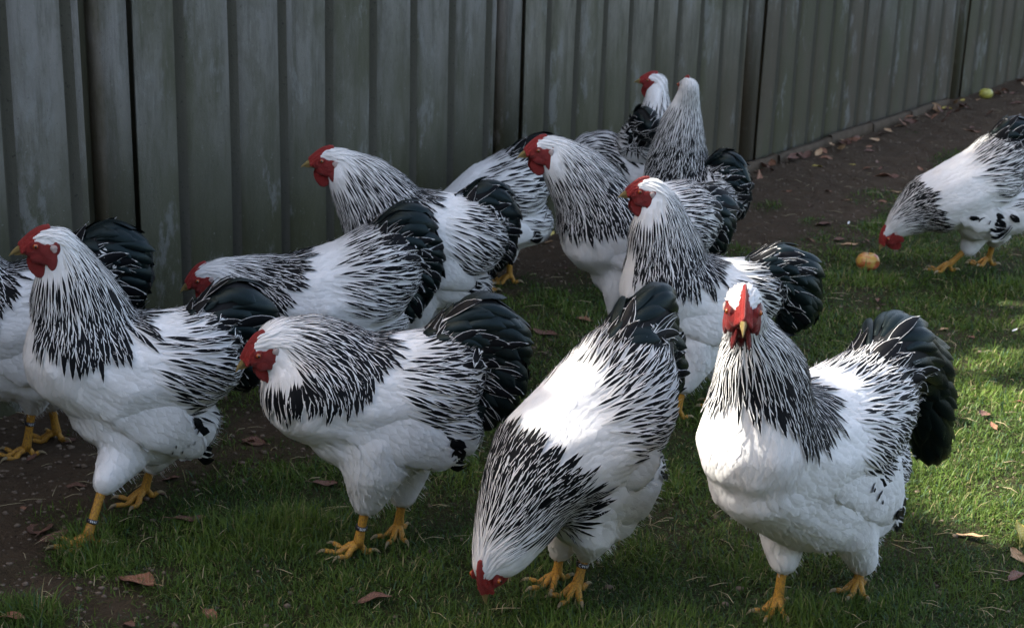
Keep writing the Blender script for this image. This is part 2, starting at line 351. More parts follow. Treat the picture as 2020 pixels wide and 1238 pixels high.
def build_fence():
    base = wallp(0, 0, 0)
    root = empty('fence', wallp(-1.9, 0, 0), 'weathered grey ribbed panel fence with mossy green lower edge running behind the flock', 'fence')
    o0 = wallp(-1.9, 0, 0)
    HT = 1.72; P = 0.188; D = 0.030
    shades = [((0.114, 0.11, 0.099), (0.198, 0.192, 0.174)), ((0.115, 0.112, 0.104), (0.198, 0.19, 0.175)), ((0.106, 0.104, 0.096), (0.188, 0.181, 0.164)), ((0.118, 0.112, 0.094), (0.198, 0.186, 0.158)), ((0.061, 0.054, 0.041), (0.094, 0.084, 0.064)), ((0.097, 0.097, 0.089), (0.17, 0.167, 0.153))]
    mats = [mat_wall('weathered_sheet_%s' % 'abcdef'[i], a, b, i) for i, (a, b) in enumerate(shades)]
    joints = [-7.4, -5.55, -3.64, -1.885, -0.07, 1.11, 2.41, 4.3, 6.2, 8.2]
    t = NT('dark_olive_channel'); co = t.coord('Object', (1, 1, .15)); n4 = t.noise(20, 5, .7, co); n3 = t.noise(80, 3, .7, t.coord())
    c = t.mix(n4, (0.050, 0.048, 0.034), (0.095, 0.091, 0.072)); c = t.mix(t.smooth(n3, .6, .7), c, (0.04, 0.04, 0.03)); t.set(color=c, rough=.85, spec=.2); t.bump(n3, .35, .006); channel_mat = t.m  # darker brown-olive tone for the recessed channel faces
    # ribbed sheets
    for k in range(len(joints)-1):
        a = joints[k]+(.003 if abs(joints[k]-1.11) < .01 else .098); b = joints[k+1]-(.003 if abs(joints[k+1]-1.11) < .01 else .075)
        n = max(2, round((b-a)/P)); p = (b-a)/n
        prof = []
        s = a
        for i in range(n):
            # broad outer face, then a narrow recessed channel with sloping sides
            prof += [(s, D), (s+.70*p, D), (s+.72*p, 0.004), (s+.845*p, 0.002), (s+.90*p, D-.003)]
            s += p
        prof.append((b, D))
        prof = np.array(prof); zs = np.linspace(-0.04, HT, 9); V = []
        for zi, z in enumerate(zs):
            for (ss, dd) in prof:
                V.append(wallp(ss, dd + 0.0015*math.sin(ss*9+z*5+k), z)-o0)
        nn = len(prof); Q = []
        for i in range(len(zs)-1):
            for j in range(nn-1): Q.append((i*nn+j, i*nn+j+1, (i+1)*nn+j+1, (i+1)*nn+j))
        off = len(V); V2 = [v - WN*0.004 for v in V]; Q2 = [tuple(off+i for i in q[::-1]) for q in Q]
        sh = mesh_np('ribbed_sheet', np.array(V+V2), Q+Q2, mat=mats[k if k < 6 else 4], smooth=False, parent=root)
        sh.data.materials.append(channel_mat); mi = np.zeros(len(sh.data.polygons), np.int32); jj = np.arange(len(Q)) % (nn-1)
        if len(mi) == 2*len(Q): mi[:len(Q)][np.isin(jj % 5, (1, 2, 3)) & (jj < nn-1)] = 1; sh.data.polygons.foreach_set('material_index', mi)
    # channel-shaped posts between the sheets: dark recess with a cover strip
    t = NT('dark_mossy_post'); n2 = t.noise(16, 5, .7, t.coord('Object', (1, 1, .25))); t.set(color=t.mix(n2, (0.030, 0.032, 0.018), (0.085, 0.085, 0.06)), rough=.85, spec=.2); t.bump(n2, .4, .005)
    for s in (joints[1:]):
        A = Acc()
        def box(s0, s1, d0, d1, z0, z1):
            v = [wallp(a, b, c)-o0 for c in (z0, z1) for b in (d0, d1) for a in (s0, s1)]
            A.add(v, [(0, 1, 3, 2), (4, 6, 7, 5), (0, 4, 5, 1), (2, 3, 7, 6), (0, 2, 6, 4), (1, 5, 7, 3)])
        if abs(s-1.11) < .01:
            box(s-.10, s+.12, -.05, -.012, -.04, HT-.05); A.build('post', t.m, root, smooth=False); continue
        box(s-.12, s+.34, -.085, -.045, -.04, HT-.05)
        B_ = A; A = Acc(); v = [wallp(a, b, c)-o0 for c in (-.04, HT-.02) for b in (-.04, .022) for a in (s, s+.085)]
        A.add(v, [(0, 1, 3, 2), (4, 6, 7, 5), (0, 4, 5, 1), (2, 3, 7, 6), (0, 2, 6, 4), (1, 5, 7, 3)])
        A.build('post_cover', mats[1], root, smooth=False); A = B_
        A.build('post', t.m, root, smooth=False)
    # low timber edging along the foot on the right
    t = NT('old_edging_board'); n2 = t.noise(22, 6, .7, t.coord('Object')); t.set(color=t.mix(n2, (0.03, 0.022, 0.014), (0.11, 0.085, 0.06)), rough=.9, spec=.15); t.bump(n2, .8, .01)
    r = random.Random(4); s = -0.25
    while s < 1.75:
        L = r.uniform(.35, .6); V = []; d0 = .055 + r.uniform(0, .012); hh = .045 + r.uniform(-.006, .006)
        n = 6
        for i in range(n+1):
            ss = s + (L-.012)*i/n
            for (d, z) in ((d0, -.02), (d0, hh+r.uniform(-.004, .004)), (d0+.022, hh-.004+r.uniform(-.004, .004)), (d0+.028, -.02)): V.append(wallp(ss, d, z)-o0)
        Q = [(i*4+j, i*4+(j+1) % 4, (i+1)*4+(j+1) % 4, (i+1)*4+j) for i in range(n) for j in range(4)] + [(0, 1, 2, 3), (n*4+3, n*4+2, n*4+1, n*4)]
        mesh_np('edging_board', np.array(V), Q, mat=t.m, smooth=False, parent=root); s += L
build_fence()

# ------------------------------------------------------------------ the birds
def cone_spheres(nodes, L):
    """nodes (pos, r, sx); interpolated overlapping spheres; sx squashes along the lateral axis L (unit)"""
    out = []
    for (p, r, sx), (q, r2, sx2) in zip(nodes[:-1], nodes[1:]):
        d = np.linalg.norm(q-p); k = max(1, int(math.ceil(d/(0.28*min(r, r2)+1e-6))))
        for i in range(k):
            f = i/k; out.append((p*(1-f)+q*f, r*(1-f)+r2*f, sx*(1-f)+sx2*f))
    out.append(nodes[-1])
    A = np.array([[-L[1], L[0], 0], [L[0], L[1], 0], [0, 0, 1]])   # rows: fore-aft, lateral, up
    return [(c, (r, r*s, r), A) for c, r, s in out], out

# feather outlines: half width along the length
def prof_contour(v): return np.sin(np.clip(v*1.02+.12, 0, 1.14)*math.pi/1.14)**.6 if False else (min(1, .45+v*1.6))*math.sqrt(max(0, 1-((v-.45)/.55)**2)) if v > .45 else min(1, .45+v*1.3)
def prof_hackle(v): return (.55+.9*v if v < .5 else 1.0*(1-((v-.5)/.5)**1.7))
def prof_lance(v): return (.4+.95*v if v < .5 else 1.0*(1-((v-.5)/.5)**2.3)*.875)
def prof_tail(v): return (.35+1.1*v if v < .58 else math.sqrt(max(0, 1-((v-.58)/.42)**2.6)))
class Feathers:
    def __init__(s, bvh, origin): s.bvh = bvh; s.V = []; s.uv = []; s.fp = []; s.Q = []; s.N = []; s.n = 0; s.o = origin
    def add(s, p, nrm, d, L, W, prof, rows, fp, lift0=.0005, lift1=.004, arch=.25, stick=.85, curl=0.0, cols=3, droop=None):
        st = L/(rows-1); pts = []; nn = []; dd = []
        cur = Vector(p); n = Vector(nrm); d = Vector(d)
        d = (d - n*d.dot(n)); 
        if d.length < 1e-4: return
        d.normalize(); free = cur.copy()
        for i in range(rows):
            pts.append(cur + n*(lift0 + (lift1-lift0)*(i/(rows-1))**1.0)); nn.append(n.copy()); dd.append(d.copy())
            nx = cur + d*st
            loc, nr, _, _ = s.bvh.find_nearest(nx)
            if loc is None: loc, nr = nx, n
            nx2 = nx.lerp(loc, stick)
            if nr.dot(n) < -.2: nr = n
            n = n.lerp(nr, stick).normalized()
            d = (nx2-cur); 
            if droop is not None: d = d.normalized() + Vector(droop)*curl
            d = d - n*d.dot(n)
            if d.length < 1e-5: d = dd[-1].copy()
            d.normalize(); cur = nx2
        base = s.n
        for i in range(rows):
            v = i/(rows-1); hw = W*.5*max(prof(v), 0.0 if i == rows-1 and prof is prof_hackle else .04)
            side = nn[i].cross(dd[i]); side.normalize()
            for j in range(cols):
                u = j/(cols-1); x = 2*u-1
                q = pts[i] + side*(x*hw) - nn[i]*(arch*hw*x*x)
                s.V.append((q[0]-s.o[0], q[1]-s.o[1], q[2]-s.o[2])); s.uv.append((u, v)); s.fp.append(fp); w_ = nn[i] + side*(.14*x) - dd[i]*(.11*(v-.6)); w_.normalize(); s.N.append(w_[:])
        for i in range(rows-1):
            for j in range(cols-1):
                a = base+i*cols+j; s.Q.append((a, a+cols, a+cols+1, a+1))
        s.n += rows*cols
    def build(s, name, mat, parent, kind='stuff', soft=False):
        if not s.V: return None
        o = mesh_np(name, np.array(s.V), np.array(s.Q), mat=mat, uv=s.uv, fp=s.fp, parent=parent)
        if kind: o['kind'] = kind
        if soft and len(o.data.vertices) == len(s.N): o.data.normals_split_custom_set_from_vertices(s.N)
        return o

def head_templates():
    T = {}
    def sph(l): return [(np.array(c), r, None) for c, r in l]
    r = random.Random(2); cs = []
    for i in range(17):
        f = i/16; x = .044-.056*f; z = .006+.0265*math.sin(min(1, f*1.15)*1.5)
        cs.append(((x, 0, z+.001), (.0050, .0042, .0078)))
        for sg in (-1, 1):
            for row, (yy, dz) in enumerate(((.0062, -.0045), (.0115, -.010))):
                if i < 15-5*row: cs.append(((x-.001+r.uniform(-.001, .001), sg*(yy*(1-.45*f)+r.uniform(-.0006, .0006)), z+dz-.004*row*f+r.uniform(-.001, .001)), (.0040, .0040, .0050)))
    T['comb'] = blob_mesh('comb', sph(cs), .0013, 2, M['comb'])
    f = [((.010, 0, -.005), (.033, .0275, .0185)), ((.028, 0, -.001), (.016, .014, .012))]
    for sg in (-1, 1):
        f += [((-.006, sg*.0235, -.010), (.019, .0065, .018)), ((.014, sg*.017, -.018), (.017, .010, .014)), ((.016, sg*.0215, .006), (.011, .0045, .009)),
              ((-.010, sg*.0250, -.028), (.012, .0060, .022)), ((-.021, sg*.0245, -.004), (.008, .005, .015)), ((0, sg*.019, -.024), (.018, .008, .012))]
    T['face'] = blob_mesh('face_skin', sph(f), .0018, 4, M['red'])
    wt = []
    for sg in (-1, 1):
        m_ = []
        for i in range(7):
            q = i/6; m_.append(((.022-.008*q, sg*(.008+.005*q), -.016-.036*q), (.009+.011*math.sin(q*2.7), .0038, .010)))
        wt.append(blob_mesh('wattle', sph(m_), .0014, 3, M['red']))
    T['wattles'] = wt
    T['dewlap'] = blob_mesh('dewlap', sph([((.010, 0, -.026), (.018, .014, .016)), ((.006, 0, -.042), (.016, .008, .020))]), .0018, 3, M['red'])
    T['lobes'] = [blob_mesh('ear_lobe', sph([((-.015, sg*.0290, -.001), (.0075, .003, .0062)), ((-.016, sg*.0285, -.006), (.005, .003, .006))]), .0012, 2, M['lobe']) for sg in (-1, 1)]
    v, fc = ICO2
    T['eyes'] = [mesh_np('eye', v*.0050*np.array([1, .75, 1])+np.array([.0175, sg*.0262, .0062]), Tt=fc, mat=M['eye'], link=False) for sg in (-1, 1)]
    T['pupils'] = [mesh_np('pupil', v*.0026*np.array([1, .5, 1])+np.array([.0178, sg*.0296, .0062]), Tt=fc, mat=M['pupil'], link=False) for sg in (-1, 1)]
    for nm, sg in (('upper_beak', 1), ('lower_beak', -1)):
        P, rr = [], []
        for i in range(8):
            q = i/7
            if sg > 0: P.append((.034+.034*q, 0, .0005-.002*q-.011*q**2.2)); rr.append(.0095*(1-q**1.35)+.0006)
            else: P.append((.034+.024*q, 0, -.0085-.003*q)); rr.append(.0060*(1-q**1.6)+.0005)
        Vv, Q, Tt = tube(P, rr, 12); Vv = Vv*np.array([1, .78, 1]); T[nm] = mesh_np(nm, Vv, Q, Tt, M['beak'], link=False)
    return T
HT_ = head_templates()

def text_strip(txt):
    cu_ = bpy.data.curves.new('t', 'FONT'); cu_.body = txt; cu_.size = 1; cu_.extrude = 0.0; cu_.align_x = 'CENTER'; cu_.align_y = 'CENTER'
    o = bpy.data.objects.new('t', cu_); COL.objects.link(o); dg = bpy.context.evaluated_depsgraph_get()
    me = bpy.data.meshes.new_from_object(o.evaluated_get(dg)); bpy.data.objects.remove(o)
    bm = bmesh.new(); bm.from_mesh(me); bmesh.ops.triangulate(bm, faces=bm.faces)
    V = np.array([v.co[:] for v in bm.verts]); Tt = [[v.index for v in f.verts] for f in bm.faces]; bm.free(); return V, Tt

def make_leg(root, o, hock, ankle, az, band=None, side=1, sc=1.0):
    A = Acc(); CL = []; hock = np.array(hock); ankle = np.array(ankle)
    rad = .0116*sc
    P = [hock+(hock-ankle)*.12, hock, hock*.66+ankle*.34, hock*.33+ankle*.67, ankle*.88+hock*.12, ankle]
    A.add(*tube(P, [rad*1.15, rad*1.12, rad*.92, rad*.88, rad*1.02, rad*1.15], 12))
    for a, L in ((-.62, .062), (0, .076), (.62, .062), (math.pi-.25, .032)):
        L *= sc; d = np.array([math.cos(az+a), math.sin(az+a), 0]); pts = []; rr = []
        for i in range(7):
            f = i/6; q = ankle*(1-min(1, f*3)) + np.array([ankle[0], ankle[1], 0])*min(1, f*3) if False else np.array([ankle[0], ankle[1], 0.0])
            zz = ankle[2]*max(0, 1-f*1.6)**1.2 + .0075*sc + .004*math.sin(f*math.pi*2.5)*(f > .2)
            p_ = q + d*L*f; p_[2] = gz(p_[0], p_[1]) + zz; pts.append(p_)
            rr.append(sc*(.0088*(1-f)+.0052*f + .0010*math.sin(f*math.pi*5)))
        A.add(*tube(pts, rr, 9))
        e = pts[-1]; cp = [e, e+d*.008*sc+np.array([0, 0, .001]), e+d*.015*sc-np.array([0, 0, .002]), e+d*.021*sc-np.array([0, 0, .007])]
        C = Acc(); C.add(*tube(cp, [.0046*sc, .0037*sc, .0022*sc, .0004], 7)); CL.append(C)
    leg = A.build('leg', M['leg'], root, shift=o)
    for C in CL: C.build('claw', M['claw'], leg, shift=o)
    if band:
        c0 = hock*.36+ankle*.64 if band[1] is None else hock*(1-band[1])+ankle*band[1]
        ax = (hock-ankle)/np.linalg.norm(hock-ankle); hh = .0048*sc
        P = [c0-ax*hh, c0-ax*hh*.98, c0+ax*hh*.98, c0+ax*hh]
        b = Acc(); b.add(*tube(P, [rad*.9, rad*1.20, rad*1.20, rad*.9], 20)); bo = b.build('leg_band', M['band'], leg, shift=o, smooth=False)
        V, Tt = text_strip(band[0]); rb = rad*1.225
        tocam = CAM-c0; tocam = tocam-ax*np.dot(tocam, ax); tocam /= np.linalg.norm(tocam); sd = np.cross(ax, tocam)
        k = .0092*sc
        ang = V[:, 0]*k/rb + (0.25 if len(band) < 3 else band[2]); W_ = c0 + np.outer(V[:, 1]*k, ax) + rb*(np.outer(np.cos(ang), tocam) + np.outer(np.sin(ang), sd))
        mesh_np('band_lettering', W_-o, Tt=np.array(Tt), mat=M['letter'], parent=leg, smooth=False)

def build_bird(sp):
    rr = random.Random(sp['seed']); q = sp.get('q', 1.0)
    phi = R(sp['phi']); h = np.array([-math.cos(phi), -math.sin(phi), 0]); L = np.array([-h[1], h[0], 0])
    if 'G3' in sp: G = np.array(sp['G3'])
    else: G = ground(*sp['G'])
    o = G.copy()
    def P(x, y, lat=0.0, dep=None):
        if sp.get('depth') is not None: # explicit ground distance of every point
            return plane_hit(x, y, G + np.array([0, lat, 0]), np.array([0, 1.0, 0]))
        return plane_hit(x, y, G + L*lat, L)
    def node(n_, sxd):
        x, y, r = n_[:3]; lat = n_[3] if len(n_) > 3 else 0.0; sx = n_[4] if len(n_) > 4 else sxd
        p = P(x, y, lat); return (p, r/F*np.dot(p-CAM, fw), sx)
    root = empty('rooster', tuple(o), sp['label'], 'chicken', 'flock of white and black chickens')
    # head frame
    hx, hy = sp['head'][:2]; hl = sp['head'][2] if len(sp['head']) > 2 else 0.0
    hc = P(hx, hy, hl); ha = R(sp.get('hphi', sp['phi'])); hp = R(sp.get('hpitch', 8)); HS = sp.get('hs', 1.07); hr = R(sp.get('hroll', 0))
    hf = np.array([-math.cos(ha)*math.cos(hp), -math.sin(ha)*math.cos(hp), -math.sin(hp)]); hl_ = np.array([math.sin(ha), -math.cos(ha), 0]); hu = np.cross(hf, hl_)
    if hr: hl_, hu = hl_*math.cos(hr)+hu*math.sin(hr), hu*math.cos(hr)-hl_*math.sin(hr)
    HM = np.stack([hf, hl_, hu])   # rows
    def hw(x, y, z): return hc + (np.array([x, y, z])*HS) @ HM
    neck = [(hw(.012, 0, .008), .018*HS, .95), (hw(-.004, 0, .009), .026*HS, .84), (hw(-.028, 0, .002), .031*HS, .85)] + [node(n_, .82) for n_ in sp['neck']]
    torso = [node(n_, sp.get('tw', 1.0)) for n_ in sp['torso']]
    extra = [[node(n_, 1.0) for n_ in ch] for ch in sp.get('extra', [])]
    tail = [node(n_, sp.get('tsx', .68)) for n_ in sp['tail']]
    chains = [neck+[torso[0]], torso+[(tail[0][0], tail[0][1]*.86, .8)]] + extra
    hockpts = []
    for lg in sp['legs']:
        fx, fy = lg['foot']; fp_ = ground(fx, fy, .012); lat = float(np.dot(fp_-G, L)); lat = max(-.11, min(.11, lat)) if sp.get('depth') is None else fp_[1]-G[1]
        th = lg['thigh']; hk = lg['hock']
        lt = lg.get('lat', math.copysign(.055, lat) if sp.get('depth') is None else lat)
        a = P(th[0], th[1], lt); b = P(hk[0], hk[1], lat if sp.get('depth') is None else lat)
        ra = th[2]/F*np.dot(a-CAM, fw); rb = hk[2]/F*np.dot(b-CAM, fw)
        top = a + np.array([0, 0, ra*.6]) + h*0.0
        chains.append([(top, ra, .85), (a, ra*.92, .85), (b, rb, .9)])
        hockpts.append((b, rb, fp_, lg))
    spheres = []; samp = []
    for ci, ch in enumerate(chains):
        s_, raw = cone_spheres(ch, L); spheres += s_
        n = len(raw)
        for i, (c, r, sx) in enumerate(raw):
            a = raw[max(0, i-1)][0]; b = raw[min(n-1, i+1)][0]; tg = b-a; tg = tg/(np.linalg.norm(tg)+1e-9)
            samp.append((c, r, tg, ci if ci < 2 else (2 if ci >= 2+len(extra) else 3), i/(n-1)))
    far = sp.get('far', 0)
    me = blob_mesh('body', spheres, .0085 if not far else .011, 7 if not far else 4, M['down'])
    Vb = np.empty(len(me.vertices)*3, np.float32); me.vertices.foreach_get('co', Vb); Vb = Vb.reshape(-1, 3)
    polys = [tuple(p.vertices) for p in me.polygons]
    bvh = BVHTree.FromPolygons([tuple(v) for v in Vb], polys)
    me.vertices.foreach_set('co', (Vb-o.astype(np.float32)).ravel()); me.update()
    body = inst('body', me, root)
    # wings: a folded shell on each flank
    wingbvh = []
    for sg in (1, -1):
        wn = []
        for (x, y, r) in sp.get('wing', []):
            p = P(x, y) ; rad = r/F*np.dot(p-CAM, fw)
            # push outwards from the sagittal plane until it sits on the flank
            st = Vector(p + L*sg*.30); hit = bvh.ray_cast(st, Vector(-L*sg), .5)
            lat = .09 if hit[0] is None else abs(float(np.dot(np.array(hit[0])-p, L)))
            wn.append((p + L*sg*(lat-.007-.012*(not wn)), rad*(.72 if not wn else .95), .24))
        if not wn: continue
        s_, raw = cone_spheres(wn, L)
        wm = blob_mesh('wing', s_, .007 if not far else .011, 5, M['down'])
        Vw = np.empty(len(wm.vertices)*3, np.float32); wm.vertices.foreach_get('co', Vw); Vw = Vw.reshape(-1, 3)
        wb = BVHTree.FromPolygons([tuple(v) for v in Vw], [tuple(p_.vertices) for p_ in wm.polygons])
        wingbvh.append(wb)
        wm.vertices.foreach_set('co', (Vw-o.astype(np.float32)).ravel()); wm.update()
        wing = inst('wing', wm, root)
        wdir = raw[-1][0]-raw[0][0]; wdir /= np.linalg.norm(wdir)
        ff = Feathers(wb, o); area = 0
        for ptx, nrm in scatter(Vw, wm, .0115 if not far else .018, rr):
            if np.dot(nrm, L*sg) < -.1: continue
            f_ = float(np.dot(ptx-raw[0][0], wdir))/ (np.linalg.norm(raw[-1][0]-raw[0][0])+1e-9)
            dk = (0, .4, rr.uniform(.55, 1), 1)
            jit = np.array([rr.gauss(0, .10), rr.gauss(0, .10), rr.gauss(0, .10)])
            ff.add(ptx, nrm, wdir+jit+np.array([0, 0, -.15]), rr.uniform(.032, .046), rr.uniform(.018, .026), prof_contour, 4, dk, .0004, .0016, .06, .9)
        ff.build('wing_coverts', M['feather'], wing, soft=True)
        # primaries peeping out at the tip, black with pale edges
        tipc = raw[-1][0]; r_ = raw[-1][1]
        for k in range(sp.get('prim', 5)):
            ff = Feathers(wb, o); st = tipc - wdir*r_*(.9-.12*k) + L*sg*(.0045) + np.array([0, 0, r_*(.5-.34*k)])
            n_ = Vector(L*sg); dv = Vector(wdir + np.array([0, 0, -.05*k-.05]))
            ff.add(st+L*sg*r_*.22, n_, dv, .075+.008*k, .020, prof_tail, 6, (.72 if k % 2 else 1.3, .15, rr.random(), 0), .001, .002, .1, .25)
            ff.build('flight_feather', M['feather'], wing, kind=None)
    C_ = np.array([s[0] for s in samp]); R_ = np.array([s[1] for s in samp]); TG = np.array([s[2] for s in samp])
    ci_ = np.array([s[3] for s in samp]); tt_ = np.array([s[4] for s in samp])
    def region(p):
        d = np.linalg.norm(C_-p, axis=1)-R_; i = int(np.argmin(d)); w_ = np.exp(-(d-d[i])/.012); same = (ci_ == ci_[i]); w_ = w_*same
        return ci_[i], float((tt_*w_).sum()/w_.sum()), (TG*w_[:, None]).sum(0)/w_.sum(), C_[i], R_[i]
    # contour feathers over the whole bird
    F1 = Feathers(bvh, o); F2 = Feathers(bvh, o); F3 = Feathers(bvh, o)
    sp1 = (.0125 if not far else .02)/math.sqrt(q)
    fluffV = []; fluffT = []
    def isface(p, m_=0.0):
        lc = HM @ (p-hc)/HS; return (lc[0] > -.027-m_ and lc[2] < .010+m_ and lc[2] > -.048) or (lc[0] > .024)
    def strand(p, n_, d, Ln, wd):
        e = Vector(p) + (Vector(d)+Vector(n_)*rr.uniform(.05, .42)).normalized()*Ln; s_ = Vector(n_).cross(Vector(d))
        if s_.length < 1e-3: return
        s_.normalize(); b = len(fluffV); p = Vector(p) - Vector(n_)*.001
        md_ = (p+e)/2 + Vector(n_)*Ln*.12
        for v in (p+s_*wd, p-s_*wd, md_+s_*wd*.8, md_-s_*wd*.8, e): fluffV.append((v[0]-o[0], v[1]-o[1], v[2]-o[2]))
        fluffT.extend([(b, b+1, b+3), (b, b+3, b+2), (b+2, b+3, b+4)])
    g = np.array([0, 0, -1.0])
    for p, n_ in scatter(Vb, me, sp1, rr):
        c, t_, tg, cc, cr_ = region(p)
        if c == 0 and t_ < .5 and isface(p): continue
        jit = np.array([rr.gauss(0, .07), rr.gauss(0, .07), rr.gauss(0, .07)])
        B = rr.uniform(.45, 1)
        if c == 0:
            if t_ < .17:   # head: fine short white feathers
                F1.add(p, n_, tg+jit, rr.uniform(.014, .022), rr.uniform(.005, .008), prof_hackle, 4, (0, .3, B, 1), .0004, .003, .15, .8)
                if rr.random() < .8: strand(p, n_, tg+jit, rr.uniform(.008, .016), .0005)
                continue
            F1.add(p, n_, tg+jit, .04, .02, prof_contour, 4, (0, .1, B*.6, 1), .0003, .001, .1, .9); continue
        side = 1-abs(n_[2])
        if c == 1: d = tg + g*(.35*side) 
        elif c == 2: d = g*.9 - h*.55
        else: d = g*.5 - h*.9
        low = c in (2, 3) or n_[2] < -.35
        F1.add(p, n_, d+jit*1.4, rr.uniform(.030, .044)*(1.1 if low else 1), rr.uniform(.017, .027), prof_contour, 5, (0, .4, rr.uniform(.65, 1), 1), .0004, rr.uniform(.0009, .0018) if not low else rr.uniform(.0014, .0032), .10, .88)
        for _ in range(3 if not far else 1): strand(p+jit*.06, n_, d+jit*2.5, rr.uniform(.009, .017), .00018)
        if low or t_ > .8:
            for _ in range(4 if not far else 2): strand(p+jit*.03, n_, d+jit*2, rr.uniform(.010, .022), .00022)
    # a few black-centred feathers behind the thigh
    # hackle
    sp2 = (.0066 if not far else .0115)/math.sqrt(q)
    for p, n_ in scatter(Vb, me, sp2, rr):
        c, t_, tg, cc, cr_ = region(p)
        if c != 0 or t_ < .04 or t_ > sp.get('hackmax', .93): continue
        if isface(p, .004): continue
        if t_ + max(0.0, float(np.dot(n_, h)))*sp.get('front', .08) > sp.get('hackmax', .93): continue
        if rr.random() > .95 - .45*max(0, t_-.45): continue
        k = (t_-.07)/.86; jit = np.array([rr.gauss(0, .03), rr.gauss(0, .03), rr.gauss(0, .03)])
        # fan out: add the outward component so the cape spreads on the shoulders
        front = max(0.0, float(np.dot(n_, h)))
        dark = .24+.22*k+.32*k*k + rr.gauss(0, .05)
        dark *= min(1, max(0, (np.linalg.norm(p-hc)-.034)/.024))
        L_ = (.030+.058*min(1, k*1.3))*rr.uniform(.8, 1.15)*sp.get('hackL', 1.0); W_ = (.0048+.0070*k+(.0050 if k > .78 else 0))*rr.uniform(.85, 1.2)
        F2.add(p, n_, tg+g*.22+jit, L_, W_, prof_hackle, 7, (min(.80, max(0, dark)), .02+.25*(1-k)*rr.random(), rr.uniform(.2, .9), 1.0 if k > .5 else .8), .0012, rr.uniform(.0042, .0056)+.0018*k, .20, rr.uniform(.84, .92))
    # saddle
    sadd = sp.get('saddle', .37)
    for p, n_ in scatter(Vb, me, .0100 if not far else .013, rr):
        c, t_, tg, cc, cr_ = region(p)
        if c not in (1, 3): continue
        if c == 3:
            i_ = int(np.argmin(np.where(ci_ == 1, np.linalg.norm(C_-p, axis=1)-R_, 9))); t_, tg, cc, cr_ = tt_[i_], TG[i_], C_[i_], R_[i_]
        up = (p-cc)[2]/cr_
        lim = sadd + (.13 if up > .75 else 0) + max(0, -up)*.22 + rr.gauss(0, .02)
        if t_ < lim or up < -1.05: continue
        k = min(1, (t_-lim)/(1-sadd)); jit = np.array([rr.gauss(0, .07), rr.gauss(0, .07), rr.gauss(0, .07)])
        side = max(0, 1-abs(n_[2]))
        d = tg + g*(.75*side) + jit
        if rr.random() < .15: continue
        big = k > .62 and up > -.1 and rr.random() < .55
        if big: F3.add(p, n_, tg+g*(.45*side)+jit, rr.uniform(.085, .115), rr.uniform(.018, .026), prof_tail, 7, (rr.uniform(.86, .93), .12, rr.random(), .1), .002, rr.uniform(.010, .017), .3, rr.uniform(.45, .7), .12, 3, (0, 0, -1))
        else: F3.add(p, n_, d, rr.uniform(.062, .098), rr.uniform(.0100, .0150), prof_hackle, 8, (min(.82, .44+.40*k+rr.gauss(0, .07)), .15, rr.uniform(.2, 1), 1.0), .0018, rr.uniform(.006, .010), .22, rr.uniform(.68, .86))
    F1.build('body_feathers', M['feather'], root, soft=True); F2.build('hackle_feathers', M['feather'], root); F3.build('saddle_feathers', M['feather'], root)
    if fluffV: mesh_np('down_fluff', np.array(fluffV), Tt=np.array(fluffT), mat=M['down'], parent=root)['kind'] = 'stuff'
    # tail
    ts, traw = cone_spheres([(p, r*.90, sx) for p, r, sx in tail], L)
    tm = blob_mesh('tail', ts, .009, 5, M['blackdown'])
    Vt = np.empty(len(tm.vertices)*3, np.float32); tm.vertices.foreach_get('co', Vt); Vt = Vt.reshape(-1, 3)
    tb = BVHTree.FromPolygons([tuple(v) for v in Vt], [tuple(p_.vertices) for p_ in tm.polygons])
    tm.vertices.foreach_set('co', (Vt-o.astype(np.float32)).ravel()); tm.update()
    to = inst('tail', tm, root)
    rootp = torso[-1][0]*.5 + tail[0][0]*.5 + np.array([0, 0, -.01]); back = -h
    ax0 = tail[-1][0]-tail[0][0]
    pts = scatter(Vt, tm, .024 if not far else .034, rr)
    pts.sort(key=lambda a: -np.linalg.norm(a[0]-rootp))
    lim = 60
    for p, n_ in pts[:lim*2]:
        away = p-rootp; dist = np.linalg.norm(away); away /= dist
        # flow: out from the root, bending over backwards and down
        d = away + back*.45 + g*(.15+ 1.0*max(0, n_[2]-.1)*(dist > .09))*.6 + g*.25
        if np.dot(d, n_) > .93: d = d + g*.8
        near = dist < .10
        ff = Feathers(tb, o); LL = rr.uniform(.085, .125)
        st = p - np.array(d/np.linalg.norm(d))*LL*.45
        loc, nr, _, _ = tb.find_nearest(Vector(st))
        if np.dot(st-rootp, away) < -.02: loc, nr = Vector(p), Vector(n_)
        ff.add(loc, nr, d+np.array([rr.gauss(0, .12) for _ in range(3)]), LL, rr.uniform(.024, .042), prof_tail, 9, (1.3, 0, 0, 1), .002, rr.uniform(.006, .020), rr.uniform(.3, .5), rr.uniform(.45, .85), .10, 5, (0, 0, -1))
        ff.build('tail_feather', M['tail'], to, kind=None)
    # striped and laced coverts where saddle meets tail
    F6 = Feathers(tb, o)
    for p, n_ in scatter(Vt, tm, .013, rr):
        dist = np.linalg.norm(p-rootp); away = (p-rootp)/dist
        if dist > rr.uniform(.05, .115) or away[2] > .85 or rr.random() < .25: continue
        F6.add(p, n_, away+back*.3+g*.35*(1-abs(n_[2]))+np.array([rr.gauss(0, .08) for _ in range(3)]), rr.uniform(.065, .10), rr.uniform(.010, .015), prof_hackle, 8, (rr.uniform(.70, .86), .05, rr.uniform(.2, .8), .8), .006, rr.uniform(.009, .014), .22, rr.uniform(.65, .85), .1, 3, (0, 0, -1))
    F6.build('tail_coverts', M['feather'], to)
    F4 = Feathers(tb, o)
